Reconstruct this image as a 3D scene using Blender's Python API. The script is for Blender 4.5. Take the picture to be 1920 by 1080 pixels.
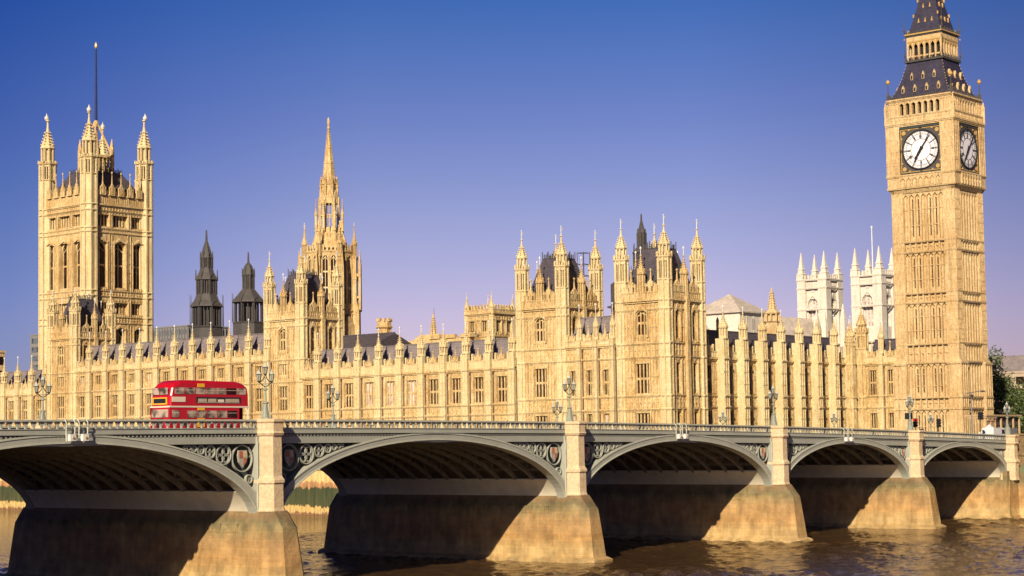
import bpy, math, random
from mathutils import Matrix, Vector
random.seed(7)
PI = math.pi
rad = math.radians
sc = bpy.context.scene
for o in list(bpy.data.objects):
    bpy.data.objects.remove(o)
# axes: +X runs west along the bridge, +Y runs south, Z = 0 is the river
# ---------------------------------------------------------------- camera
F_PX, YAW, PITCH, ROLL = 3413.03, rad(49.9794), rad(3.8527), rad(-0.91414)
cam = bpy.data.cameras.new('camera')
camo = bpy.data.objects.new('camera', cam)
sc.collection.objects.link(camo)
fw = Vector((math.sin(YAW)*math.cos(PITCH), math.cos(YAW)*math.cos(PITCH), math.sin(PITCH)))
rt = Vector((math.cos(YAW), -math.sin(YAW), 0))
up = rt.cross(fw)
r2 = rt*math.cos(ROLL)+up*math.sin(ROLL)
u2 = -rt*math.sin(ROLL)+up*math.cos(ROLL)
m = Matrix((r2, u2, -fw)).transposed().to_4x4()
m.translation = Vector((-259.223, -121.503, 12.692))
camo.matrix_world = m
cam.sensor_width = 36
cam.lens = 36*F_PX/1920
cam.shift_y = 60/1920
cam.clip_start = 1
cam.clip_end = 9000
sc.camera = camo
# ---------------------------------------------------------------- sky and sun
SUN = Vector((-2.3, -1.0, 1.28)).normalized()
EL = math.asin(SUN.z)
AZ = math.atan2(SUN.x, SUN.y)
w = bpy.data.worlds.new('World')
sc.world = w
w.use_nodes = True
wn, wl = w.node_tree.nodes, w.node_tree.links
bg = wn['Background']
sky = wn.new('ShaderNodeTexSky')
sky.sky_type = 'NISHITA'
sky.sun_disc = False
sky.sun_elevation = EL
sky.sun_rotation = AZ % (2*PI)
sky.air_density = 1.0
sky.dust_density = 0.3
sky.ozone_density = 3.0
tc = wn.new('ShaderNodeTexCoord')
sp = wn.new('ShaderNodeSeparateXYZ')
wl.new(tc.outputs['Generated'], sp.inputs[0])
cr = wn.new('ShaderNodeValToRGB')
wl.new(sp.outputs['Z'], cr.inputs[0])
el = cr.color_ramp.elements
el[0].position = 0.0;  el[0].color = (1.66, 1.06, 1.34, 1)
el[1].position = 1.0;  el[1].color = (0.02, 0.09, 0.30, 1)
for ps, cl in ((0.07, (1.56, 1.02, 1.39)), (0.12, (1.26, 0.92, 1.28)), (0.178, (0.81, 0.72, 1.20)), (0.237, (0.37, 0.59, 1.15)), (0.32, (0.14, 0.32, 0.78)), (0.6, (0.03, 0.13, 0.38))):
    e = el.new(ps); e.color = (*cl, 1)
mx = wn.new('ShaderNodeMix'); mx.data_type = 'RGBA'; mx.blend_type = 'MULTIPLY'
mx.inputs[0].default_value = 1.0
wl.new(sky.outputs[0], mx.inputs[6]); wl.new(cr.outputs[0], mx.inputs[7])
# darkening toward both sides of the camera view is painted into the sky
vd = wn.new('ShaderNodeVectorMath'); vd.operation = 'DOT_PRODUCT'; wl.new(tc.outputs['Generated'], vd.inputs[0]); vd.inputs[1].default_value = (0.643, -0.766, 0)
va = wn.new('ShaderNodeMath'); va.operation = 'ADD'; va.inputs[1].default_value = 0.5; wl.new(vd.outputs['Value'], va.inputs[0])
c2 = wn.new('ShaderNodeValToRGB'); wl.new(va.outputs[0], c2.inputs[0]); el = c2.color_ramp.elements
el[0].position = 0.16; el[0].color = (0.30, 0.48, 0.74, 1)
el[1].position = 0.85; el[1].color = (0.58, 0.60, 0.68, 1)
for ps, cl in ((0.235, (0.40, 0.57, 0.81)), (0.33, (0.74, 0.82, 0.94)), (0.42, (1, 1, 1)), (0.60, (1, 1, 1)), (0.70, (0.82, 0.82, 0.85)), (0.765, (0.67, 0.68, 0.74))):
    e = el.new(ps); e.color = (*cl, 1)
m2 = wn.new('ShaderNodeMix'); m2.data_type = 'RGBA'; m2.blend_type = 'MULTIPLY'; m2.inputs[0].default_value = 1.0
wl.new(mx.outputs[2], m2.inputs[6]); wl.new(c2.outputs[0], m2.inputs[7])
wl.new(m2.outputs[2], bg.inputs[0])
bg.inputs[1].default_value = 0.052
sun = bpy.data.lights.new('sun', 'SUN')
sun.energy = 5.0
sun.angle = rad(0.55)
sun.color = (1.0, 0.875, 0.67)
suno = bpy.data.objects.new('sun', sun)
sc.collection.objects.link(suno)
suno.rotation_euler = SUN.to_track_quat('Z', 'Y').to_euler()
suno.location = (-250, -150, 200)
sc.view_settings.view_transform = 'Standard'
sc.view_settings.look = 'None'
sc.view_settings.exposure = 0.25
sc.view_settings.gamma = 1.0
sc.view_settings.use_curve_mapping = False
sc.cycles.diffuse_bounces = 1

# ---------------------------------------------------------------- materials
def mat(name):
    m = bpy.data.materials.new(name); m.use_nodes = True
    return m, m.node_tree.nodes, m.node_tree.links, m.node_tree.nodes['Principled BSDF']
def ramp(n, l, src, c0, c1, p0=0.3, p1=0.7):
    r = n.new('ShaderNodeValToRGB'); l.new(src, r.inputs[0])
    r.color_ramp.elements[0].position = p0; r.color_ramp.elements[0].color = (*c0, 1)
    r.color_ramp.elements[1].position = p1; r.color_ramp.elements[1].color = (*c1, 1)
    return r.outputs[0]
def noise(n, l, vec, scale, detail=4, rough=0.6):
    t = n.new('ShaderNodeTexNoise'); t.inputs['Scale'].default_value = scale
    t.inputs['Detail'].default_value = detail; t.inputs['Roughness'].default_value = rough
    l.new(vec, t.inputs['Vector']); return t.outputs[0]
def mapping(n, l, src, sc_):
    mp = n.new('ShaderNodeMapping'); mp.inputs['Scale'].default_value = sc_
    l.new(src, mp.inputs[0]); return mp.outputs[0]
def mul(n, l, a, b, f=1.0, mode='MULTIPLY'):
    x = n.new('ShaderNodeMix'); x.data_type = 'RGBA'; x.blend_type = mode; x.inputs[0].default_value = f
    l.new(a, x.inputs[6]); l.new(b, x.inputs[7]); return x.outputs[2]
def bump(n, l, b, h, s, d=0.1):
    bp = n.new('ShaderNodeBump'); bp.inputs['Strength'].default_value = s; bp.inputs['Distance'].default_value = d
    l.new(h, bp.inputs['Height']); l.new(bp.outputs[0], b.inputs['Normal'])
def wallvec(n, l, pos):
    s = n.new('ShaderNodeSeparateXYZ'); l.new(pos, s.inputs[0])
    a = n.new('ShaderNodeMath'); a.operation = 'ADD'; l.new(s.outputs[0], a.inputs[0]); l.new(s.outputs[1], a.inputs[1])
    c = n.new('ShaderNodeCombineXYZ'); l.new(a.outputs[0], c.inputs[0]); l.new(s.outputs[2], c.inputs[1])
    return c.outputs[0]
def stone(name, ca, cb, bw=0.9, bh=0.4, mortar=0.72, stain=0.55, rough=0.85, bs=0.6, shade_speckle=0.0):
    m, n, l, b = mat(name)
    g = n.new('ShaderNodeNewGeometry'); pos = g.outputs['Position']
    base = ramp(n, l, noise(n, l, pos, 0.35, 6), ca, cb, 0.35, 0.65)
    fine = ramp(n, l, noise(n, l, pos, 3.5, 4, 0.7), (0.74,)*3, (1.12,)*3, 0.3, 0.7)
    c = mul(n, l, base, fine)
    st = ramp(n, l, noise(n, l, mapping(n, l, pos, (1.1, 1.1, 0.10)), 1.0, 4), (stain,)*3, (1, 1, 1), 0.30, 0.48)
    c = mul(n, l, c, st, 0.6)
    br = n.new('ShaderNodeTexBrick'); l.new(wallvec(n, l, pos), br.inputs['Vector'])
    br.inputs['Scale'].default_value = 1; br.inputs['Brick Width'].default_value = bw; br.inputs['Row Height'].default_value = bh
    br.inputs['Mortar Size'].default_value = 0.035; br.inputs['Mortar Smooth'].default_value = 0.3
    br.inputs['Color1'].default_value = (1, 1, 1, 1); br.inputs['Color2'].default_value = (0.86, 0.84, 0.80, 1)
    br.inputs['Mortar'].default_value = (mortar, mortar*0.93, mortar*0.85, 1)
    c = mul(n, l, c, br.outputs[0], 0.4)
    if shade_speckle:  # brown speckle painted in for shade in carved relief; doubles as weathering
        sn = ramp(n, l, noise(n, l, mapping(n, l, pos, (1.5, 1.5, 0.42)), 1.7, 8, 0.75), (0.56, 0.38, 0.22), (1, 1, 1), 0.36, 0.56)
        c = mul(n, l, c, sn, shade_speckle)
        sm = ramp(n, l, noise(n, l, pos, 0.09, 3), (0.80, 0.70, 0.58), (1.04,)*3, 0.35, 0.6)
        c = mul(n, l, c, sm, shade_speckle)
    l.new(c, b.inputs['Base Color'])
    b.inputs['Roughness'].default_value = rough
    b.inputs['Specular IOR Level'].default_value = 0.25
    bump(n, l, b, noise(n, l, pos, 2.2, 6, 0.75), bs, 0.35)
    return m
def plain(name, col, rough=0.6, var=0.25, scale=1.5, metal=0.0, bs=0.2):
    m, n, l, b = mat(name)
    g = n.new('ShaderNodeNewGeometry')
    lo = tuple(c*(1-var) for c in col); hi = tuple(min(1, c*(1+var)) for c in col)
    l.new(ramp(n, l, noise(n, l, g.outputs['Position'], scale, 5, 0.7), lo, hi), b.inputs['Base Color'])
    b.inputs['Roughness'].default_value = rough; b.inputs['Metallic'].default_value = metal
    if bs: bump(n, l, b, noise(n, l, g.outputs['Position'], scale*4, 4), bs, 0.05)
    return m
def slate(name, ca, cb):
    m, n, l, b = mat(name)
    g = n.new('ShaderNodeNewGeometry')
    br = n.new('ShaderNodeTexBrick'); l.new(wallvec(n, l, g.outputs['Position']), br.inputs['Vector'])
    br.inputs['Scale'].default_value = 1; br.inputs['Brick Width'].default_value = 0.55; br.inputs['Row Height'].default_value = 0.3
    br.inputs['Mortar Size'].default_value = 0.03
    br.inputs['Color1'].default_value = (*ca, 1); br.inputs['Color2'].default_value = (*cb, 1)
    br.inputs['Mortar'].default_value = (*(c*0.5 for c in ca), 1)
    f = ramp(n, l, noise(n, l, g.outputs['Position'], 0.6, 5), (0.75,)*3, (1.15,)*3)
    l.new(mul(n, l, br.outputs[0], f), b.inputs['Base Color'])
    b.inputs['Roughness'].default_value = 0.55
    bump(n, l, b, br.outputs['Fac'], 0.4, 0.03)
    return m
STONE = stone('honey_limestone', (0.85, 0.625, 0.30), (0.90, 0.71, 0.39), shade_speckle=0.75)
STONE_PALE = stone('pale_limestone', (0.89, 0.69, 0.365), (0.93, 0.77, 0.45), shade_speckle=0.3)  # paler copy of the stone with less painted shade for buttresses and trim
STONE2 = stone('ochre_limestone', (0.80, 0.57, 0.29), (0.87, 0.66, 0.37), shade_speckle=0.55)
ABBEY = stone('white_portland_stone', (0.86, 0.76, 0.64), (0.92, 0.84, 0.73), 1.0, 0.45, 0.85, 0.70, shade_speckle=0.15)
GRANITE = stone('pale_granite', (0.74, 0.53, 0.31), (0.82, 0.62, 0.39), 1.3, 0.55, 0.85, 0.75, 0.85, 0.3)
SLATE = slate('grey_slate', (0.25, 0.205, 0.195), (0.31, 0.255, 0.25))
LEAD = slate('dark_iron_tiles', (0.085, 0.07, 0.085), (0.12, 0.10, 0.12))
CROOF = slate('clock_tower_tiles', (0.035, 0.030, 0.060), (0.060, 0.050, 0.085))
LEADPALE = slate('pale_lead_roof', (0.66, 0.55, 0.46), (0.74, 0.63, 0.53))
DARKIRON = plain('dark_weathered_iron', (0.075, 0.065, 0.06), 0.7)
IRON = plain('grey_green_painted_iron', (0.40, 0.395, 0.325), 0.5, 0.10, 0.8, 0, 0.1)
IRONLT = plain('pale_green_painted_iron', (0.52, 0.51, 0.40), 0.5, 0.15, 1.5, 0, 0.1)
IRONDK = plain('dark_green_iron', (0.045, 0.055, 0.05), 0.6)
LAMPCAP = plain('lamp_cap', (0.50, 0.50, 0.44), 0.5, 0.1)
LAMPIRON = plain('lamp_iron', (0.30, 0.31, 0.24), 0.5, 0.15, 3, 0, 0.1)
BROWNIRON = plain('brown_grimy_iron', (0.22, 0.18, 0.13), 0.7, 0.3)
GOLD = plain('gilding', (0.80, 0.50, 0.16), 0.35, 0.15, 3, 0.4)
WHITE = plain('white_paint', (0.80, 0.78, 0.74), 0.5, 0.08)
BLACK = plain('black_paint', (0.02, 0.02, 0.022), 0.45, 0.1)
PINKISH = plain('red_crest_enamel', (0.45, 0.14, 0.08), 0.5, 0.35, 6)
RED = plain('bus_red_paint', (0.50, 0.008, 0.022), 0.22, 0.06, 1, 0, 0)
YELLOW = plain('yellow_panel', (0.85, 0.45, 0.03), 0.4, 0.05, 1, 0, 0)
CREAM = plain('cream_strip', (0.82, 0.66, 0.50), 0.4, 0.05, 1, 0, 0)
PINE = plain('brown_pipe', (0.13, 0.055, 0.035), 0.6)
ASPHALT = plain('asphalt', (0.055, 0.053, 0.05), 0.9, 0.2, 2)
PAVE = plain('paving', (0.26, 0.24, 0.21), 0.9, 0.2, 2)
SOIL = plain('lawn_and_paving', (0.16, 0.17, 0.09), 0.95, 0.3, 0.3)
RUBBER = plain('black_rubber', (0.018, 0.018, 0.018), 0.8, 0.1)
TAN = plain('tan_render', (0.50, 0.38, 0.27), 0.8, 0.15)
TIMBER = plain('pale_timber', (0.52, 0.34, 0.18), 0.8, 0.2, 3)
CONC = plain('grey_concrete', (0.22, 0.205, 0.20), 0.8, 0.15)
HAUNCH = plain('pale_painted_haunch', (0.70, 0.62, 0.46), 0.75, 0.12, 0.7)
SKIN = plain('face_skin', (0.5, 0.28, 0.18), 0.6, 0.05)
def glassy(name, col, rough=0.12, spec=0.5, var=0.4, scale=0.45):
    m, n, l, b = mat(name)
    g = n.new('ShaderNodeNewGeometry')
    lo = tuple(c*(1-var) for c in col); hi = tuple(min(1, c*(1+var)) for c in col)
    l.new(ramp(n, l, noise(n, l, g.outputs['Position'], scale, 2), lo, hi, 0.4, 0.6), b.inputs['Base Color'])
    b.inputs['Roughness'].default_value = rough; b.inputs['Specular IOR Level'].default_value = spec
    return m
GLASS = glassy('dark_leaded_glass', (0.028, 0.012, 0.010), 0.35, 0.2)
BLUEGLASS = glassy('office_glass', (0.10, 0.11, 0.13), 0.3, 0.3)
BLIND = glassy('glass_with_blind', (0.62, 0.50, 0.45), 0.4, 0.3)
BGLASS = glassy('bus_window_glass', (0.30, 0.22, 0.17), 0.15, 0.5, 0.75, 0.9)
DIAL = plain('opal_dial_glass', (0.90, 0.84, 0.86), 0.4, 0.03, 4, 0, 0)
LANTERN = glassy('lantern_glass', (0.36, 0.35, 0.28), 0.1, 0.6, 0.15)
LEAF = None
def leafmat():
    m, n, l, b = mat('tree_leaves')
    oi = n.new('ShaderNodeNewGeometry')
    c = ramp(n, l, oi.outputs['Random Per Island'], (0.030, 0.052, 0.014), (0.13, 0.17, 0.045), 0.0, 1.0)
    l.new(c, b.inputs['Base Color']); b.inputs['Roughness'].default_value = 0.6
    return m
LEAF = leafmat()
BARK = plain('bark', (0.10, 0.07, 0.05), 0.9)
def piermat():
    m, n, l, b = mat('wet_pier_stone')
    g = n.new('ShaderNodeNewGeometry'); pos = g.outputs['Position']
    s = n.new('ShaderNodeSeparateXYZ'); l.new(pos, s.inputs[0])
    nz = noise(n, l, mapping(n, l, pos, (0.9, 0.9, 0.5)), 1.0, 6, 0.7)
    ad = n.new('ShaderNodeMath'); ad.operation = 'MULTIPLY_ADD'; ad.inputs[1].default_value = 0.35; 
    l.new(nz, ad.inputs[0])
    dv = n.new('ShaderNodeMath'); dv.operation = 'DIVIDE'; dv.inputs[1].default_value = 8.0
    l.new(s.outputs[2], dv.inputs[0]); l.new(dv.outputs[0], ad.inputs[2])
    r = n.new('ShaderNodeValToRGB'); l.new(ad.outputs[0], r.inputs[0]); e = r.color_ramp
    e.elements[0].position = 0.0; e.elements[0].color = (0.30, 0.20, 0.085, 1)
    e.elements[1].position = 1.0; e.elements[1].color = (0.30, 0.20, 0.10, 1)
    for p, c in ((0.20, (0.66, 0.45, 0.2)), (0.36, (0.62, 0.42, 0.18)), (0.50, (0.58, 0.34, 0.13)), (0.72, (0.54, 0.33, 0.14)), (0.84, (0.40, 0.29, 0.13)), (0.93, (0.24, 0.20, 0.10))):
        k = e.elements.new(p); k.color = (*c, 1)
    br = n.new('ShaderNodeTexBrick'); l.new(wallvec(n, l, pos), br.inputs['Vector'])
    br.inputs['Scale'].default_value = 1; br.inputs['Brick Width'].default_value = 1.9; br.inputs['Row Height'].default_value = 0.75
    br.inputs['Mortar Size'].default_value = 0.03
    br.inputs['Color1'].default_value = (1, 1, 1, 1); br.inputs['Color2'].default_value = (0.84, 0.80, 0.74, 1)
    br.inputs['Mortar'].default_value = (1.12, 1.06, 0.92, 1)
    c = mul(n, l, r.outputs[0], br.outputs[0], 0.8)
    c = mul(n, l, c, ramp(n, l, noise(n, l, pos, 0.5, 5), (0.62,)*3, (1.2,)*3), 1.0)
    c = mul(n, l, c, ramp(n, l, noise(n, l, mapping(n, l, pos, (1.2, 1.2, 0.3)), 1, 5), (0.7, 0.66, 0.58), (1.05,)*3, 0.35, 0.6), 0.7)
    l.new(c, b.inputs['Base Color']); b.inputs['Roughness'].default_value = 0.7
    bump(n, l, b, noise(n, l, pos, 2.0, 7, 0.8), 0.7, 0.25)
    return m
PIER = piermat()
def bankmat():
    m, n, l, b = mat('river_wall_granite_with_weed')
    g = n.new('ShaderNodeNewGeometry'); pos = g.outputs['Position']
    s = n.new('ShaderNodeSeparateXYZ'); l.new(pos, s.inputs[0])
    nz = noise(n, l, mapping(n, l, pos, (0.7, 0.7, 0.25)), 1.6, 5, 0.7)
    ad = n.new('ShaderNodeMath'); ad.operation = 'MULTIPLY_ADD'; ad.inputs[1].default_value = 2.6
    l.new(nz, ad.inputs[0]); l.new(s.outputs[2], ad.inputs[2])
    dv = n.new('ShaderNodeMath'); dv.operation = 'DIVIDE'; dv.inputs[1].default_value = 10.0; l.new(ad.outputs[0], dv.inputs[0])
    r = n.new('ShaderNodeValToRGB'); l.new(dv.outputs[0], r.inputs[0]); e = r.color_ramp
    e.elements[0].position = 0.0; e.elements[0].color = (0.20, 0.12, 0.06, 1)
    e.elements[1].position = 1.0; e.elements[1].color = (0.80, 0.58, 0.28, 1)
    for p, c in ((0.17, (0.25, 0.14, 0.07)), (0.19, (0.62, 0.46, 0.20)), (0.285, (0.60, 0.42, 0.17)), (0.30, (0.075, 0.085, 0.035)), (0.62, (0.055, 0.07, 0.03)), (0.645, (0.45, 0.25, 0.12)), (0.72, (0.48, 0.27, 0.13)), (0.75, (0.78, 0.55, 0.25))):
        k = e.elements.new(p); k.color = (*c, 1)
    stk = ramp(n, l, noise(n, l, mapping(n, l, pos, (1.6, 1.6, 0.12)), 1.0, 6, 0.7), (0.62, 0.60, 0.55), (1.9, 1.6, 1.2), 0.42, 0.72)
    l.new(mul(n, l, r.outputs[0], stk, 0.75), b.inputs['Base Color']); b.inputs['Roughness'].default_value = 0.8
    bump(n, l, b, noise(n, l, pos, 2.0, 6, 0.8), 0.5, 0.2)
    return m
BANK = bankmat()
def watermat():
    m, n, l, b = mat('murky_river_water')
    g = n.new('ShaderNodeNewGeometry'); pos = g.outputs['Position']
    big = noise(n, l, mapping(n, l, pos, (0.10, 0.085, 1)), 1.0, 3, 0.5)
    mid = noise(n, l, mapping(n, l, pos, (0.42, 0.30, 1)), 1.0, 4, 0.6)
    fine = noise(n, l, mapping(n, l, pos, (1.8, 1.2, 1)), 1.0, 4, 0.6)
    b.inputs['Base Color'].default_value = (0.075, 0.040, 0.016, 1)
    b.inputs['Roughness'].default_value = 0.06
    b.inputs['IOR'].default_value = 1.33
    def ma(x, f, y=None):
        a = n.new('ShaderNodeMath'); a.operation = 'MULTIPLY_ADD' if y else 'MULTIPLY'; a.inputs[1].default_value = f
        l.new(x, a.inputs[0]); 
        if y: l.new(y, a.inputs[2])
        return a.outputs[0]
    h = ma(mid, 0.5, ma(fine, 0.22))
    bump(n, l, b, h, 0.9, 0.55)
    return m
WATER = watermat()

# ---------------------------------------------------------------- mesh helpers
COL = sc.collection
class MB:
    def __init__(s): s.v = []; s.f = []; s.m = []; s.mats = []; s.tf = None; s.cur = 0
    def use(s, mt):
        if mt not in s.mats: s.mats.append(mt)
        s.cur = s.mats.index(mt); return s
    def at(s, ox=0, oy=0, th=0, oz=0): s.tf = (ox, oy, math.cos(th), math.sin(th), oz); return s
    def add(s, vs, fs):
        b = len(s.v)
        if s.tf:
            ox, oy, c, n, oz = s.tf
            vs = [(ox+x*c-y*n, oy+x*n+y*c, z+oz) for x, y, z in vs]
        s.v += vs
        for f in fs: s.f.append([b+i for i in f]); s.m.append(s.cur)
    def box(s, x0, x1, y0, y1, z0, z1):
        s.add([(x0, y0, z0), (x1, y0, z0), (x1, y1, z0), (x0, y1, z0), (x0, y0, z1), (x1, y0, z1), (x1, y1, z1), (x0, y1, z1)],
              [(3, 2, 1, 0), (4, 5, 6, 7), (0, 1, 5, 4), (1, 2, 6, 5), (2, 3, 7, 6), (3, 0, 4, 7)])
    def taper(s, a, b):   # a, b = (x0,x1,y0,y1,z): frustum between two rectangles
        s.add([(a[0], a[2], a[4]), (a[1], a[2], a[4]), (a[1], a[3], a[4]), (a[0], a[3], a[4]), (b[0], b[2], b[4]), (b[1], b[2], b[4]), (b[1], b[3], b[4]), (b[0], b[3], b[4])],
              [(3, 2, 1, 0), (4, 5, 6, 7), (0, 1, 5, 4), (1, 2, 6, 5), (2, 3, 7, 6), (3, 0, 4, 7)])
    def sq(s, prof, cx=0, cy=0, ax=1, ay=1):   # stacked square frusta, prof = [(half, z)]
        for (h0, z0), (h1, z1) in zip(prof, prof[1:]):
            s.taper((cx-h0*ax, cx+h0*ax, cy-h0*ay, cy+h0*ay, z0), (cx-h1*ax, cx+h1*ax, cy-h1*ay, cy+h1*ay, z1))
    def lathe(s, prof, cx=0, cy=0, n=8, rot=None):
        if rot is None: rot = PI/n
        vs = [(cx+r*math.cos(rot+2*PI*k/n), cy+r*math.sin(rot+2*PI*k/n), z) for r, z in prof for k in range(n)]
        fs = []
        for i in range(len(prof)-1):
            for k in range(n):
                a = i*n+k; b2 = i*n+(k+1) % n
                fs.append((a, b2, b2+n, a+n))
        fs.append(tuple(range(n))[::-1]); fs.append(tuple((len(prof)-1)*n+k for k in range(n)))
        s.add(vs, fs)
    def prism(s, pts, y0, y1):      # polygon in (x, z) pushed from y0 to y1
        n = len(pts)
        s.add([(x, y0, z) for x, z in pts]+[(x, y1, z) for x, z in pts],
              [tuple(range(n)), tuple(range(2*n-1, n-1, -1))]+[(i, i+n, (i+1) % n+n, (i+1) % n) for i in range(n)])
    def prismz(s, pts, z0, z1, pts1=None):     # polygon in (x, y) from z0 to z1
        n = len(pts); q = pts1 or pts
        s.add([(x, y, z0) for x, y in pts]+[(x, y, z1) for x, y in q],
              [tuple(range(n))[::-1], tuple(range(n, 2*n))]+[(i, (i+1) % n, (i+1) % n+n, i+n) for i in range(n)])
    def tube(s, a, b, r0, r1=None, n=6):
        r1 = r0 if r1 is None else r1
        a = Vector(a); b = Vector(b); d = (b-a).normalized()
        t = Vector((0, 0, 1)) if abs(d.z) < 0.9 else Vector((1, 0, 0))
        p = d.cross(t).normalized(); q = d.cross(p)
        vs = []
        for c, r in ((a, r0), (b, r1)):
            for k in range(n):
                v = c+p*(r*math.cos(2*PI*k/n))+q*(r*math.sin(2*PI*k/n)); vs.append(tuple(v))
        s.add(vs, [(k, k+n, (k+1) % n+n, (k+1) % n) for k in range(n)]+[tuple(range(n)), tuple(range(2*n-1, n-1, -1))])
    def band(s, inner, outer, y0, y1):   # ring strip between two polylines in (x, z)
        for i in range(len(inner)-1):
            s.prism([inner[i], inner[i+1], outer[i+1], outer[i]], y0, y1)
    def wall(s, x0, x1, z0, z1, y, holes=(), rev=0.5):
        xs = sorted({x0, x1}|{h[0] for h in holes}|{h[1] for h in holes})
        zs = sorted({z0, z1}|{h[2] for h in holes}|{h[3] for h in holes})
        for i in range(len(xs)-1):
            for j in range(len(zs)-1):
                cx = (xs[i]+xs[i+1])/2; cz = (zs[j]+zs[j+1])/2
                if any(h[0] < cx < h[1] and h[2] < cz < h[3] for h in holes): continue
                s.add([(xs[i], y, zs[j]), (xs[i+1], y, zs[j]), (xs[i+1], y, zs[j+1]), (xs[i], y, zs[j+1])], [(0, 1, 2, 3)])
        for a, b, c, d in holes:
            y1 = y+rev
            s.add([(a, y, c), (a, y1, c), (a, y1, d), (a, y, d)], [(0, 1, 2, 3)])
            s.add([(b, y, c), (b, y, d), (b, y1, d), (b, y1, c)], [(0, 1, 2, 3)])
            s.add([(a, y, c), (b, y, c), (b, y1, c), (a, y1, c)], [(0, 1, 2, 3)])
            s.add([(a, y, d), (a, y1, d), (b, y1, d), (b, y, d)], [(0, 1, 2, 3)])
    def mesh(s, name, mt=None):
        me = bpy.data.meshes.new(name)
        me.from_pydata([tuple(v) for v in s.v], [], s.f)
        if s.mats:
            for x in s.mats: me.materials.append(x)
            me.polygons.foreach_set('material_index', s.m)
        elif mt: me.materials.append(mt)
        me.update(); return me
def put(name, me, parent=None, loc=(0, 0, 0), rz=0, scale=None):
    o = bpy.data.objects.new(name, me); COL.objects.link(o)
    o.location = loc; o.rotation_euler = (0, 0, rz)
    if scale: o.scale = scale
    if parent: o.parent = parent
    return o
def obj(name, mb, mt, parent=None, loc=(0, 0, 0), rz=0): return put(name, mb.mesh(name, mt), parent, loc, rz)
def tag(o, label, cat, group=None, kind=None):
    if label: o['label'] = label
    if cat: o['category'] = cat
    if group: o['group'] = group
    if kind: o['kind'] = kind
    return o
def thing(name, label, cat, loc=(0, 0, 0), rz=0, group=None): return tag(put(name, None, None, loc, rz), label, cat, group)
def struct(name, mb, mt): return tag(obj(name, mb, mt), None, None, None, 'structure')
def copy_tree(o, parent=None):
    c = o.copy(); COL.objects.link(c); c.parent = parent
    for ch in o.children: copy_tree(ch, c)
    return c
CACHE = {}
def cached(key, fn):
    if key not in CACHE: CACHE[key] = fn()
    return CACHE[key]

# ---------------------------------------------------------------- gothic pieces
def window_mesh(w_, h, nl, tr=1, arch=False, gl=GLASS, st=None):
    st = st or STONE_PALE
    def mk():
        b = MB(); b.use(gl); b.box(-w_/2, w_/2, 0.02, 0.08, 0, h)
        step = w_/nl; b.use(st); mw = 0.52*step if (nl >= 4 and h < 4) else 0.30*step if nl > 2 else 0.20*step
        for s in (-1, 1): b.box(s*(w_/2-mw*0.25)-mw*0.25, s*(w_/2-mw*0.25)+mw*0.25, -0.18, 0.016, 0, h)
        for k in range(1, nl): b.box(-w_/2+k*step-mw/2, -w_/2+k*step+mw/2, -0.22, 0.015, 0, h)
        for k in range(tr): zz = h*(k+1)/(tr+1); b.box(-w_/2, w_/2, -0.16, 0.012, zz-0.16, zz+0.16)
        for k in range(nl):   # cusped heads of each light
            for zz in [h*(j+1)/(tr+1) for j in range(tr+1)]:
                a, c = -w_/2+k*step, -w_/2+(k+1)*step; q = min(0.45*step, 0.35)
                t = zz if zz == h else zz-0.16
                b.prism([(a, t), (a, t-q), (a+step*0.28, t-q*0.35), (a+step/2, t)], -0.14, 0.008)
                b.prism([(c, t), (a+step/2, t), (c-step*0.28, t-q*0.35), (c, t-q)], -0.14, 0.008)
        if arch:
            ah = min(h*0.25, w_*0.9); n = 6
            pts = [(-w_/2+(w_/2)*(1-math.cos(PI/2*i/n)), h-ah+ah*math.sin(PI/2*i/n)) for i in range(n+1)]
            for (xa, za), (xb, zb) in zip(pts, pts[1:]):
                b.prism([(xa, za), (xb, zb), (xb, h), (xa, h)], -0.45, 0.006)
                b.prism([(-xa, za), (-xa, h), (-xb, h), (-xb, zb)], -0.45, 0.006)
            b.tube((-w_/2, -0.1, h-ah*0.9), (0, -0.1, h-ah*0.35), 0.12); b.tube((w_/2, -0.1, h-ah*0.9), (0, -0.1, h-ah*0.35), 0.12)
        else:   # carved hood and panel above
            b.box(-w_/2, w_/2, -0.2, 0.016, h-0.12, h)
        return b.mesh('window')
    return cached(('win', w_, h, nl, tr, arch, gl.name, st.name), mk)
def crockets(b, r0, r1, z0, z1, n=8, k=5, s=0.13):
    for j in range(k):
        t = (j+0.5)/k; r = r0+(r1-r0)*t; z = z0+(z1-z0)*t
        for i in range(n):
            a = PI/n+2*PI*i/n; x, y = (r+s*0.6)*math.cos(a), (r+s*0.6)*math.sin(a)
            b.box(x-s, x+s, y-s, y+s, z-s*0.8, z+s*0.8)
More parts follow.
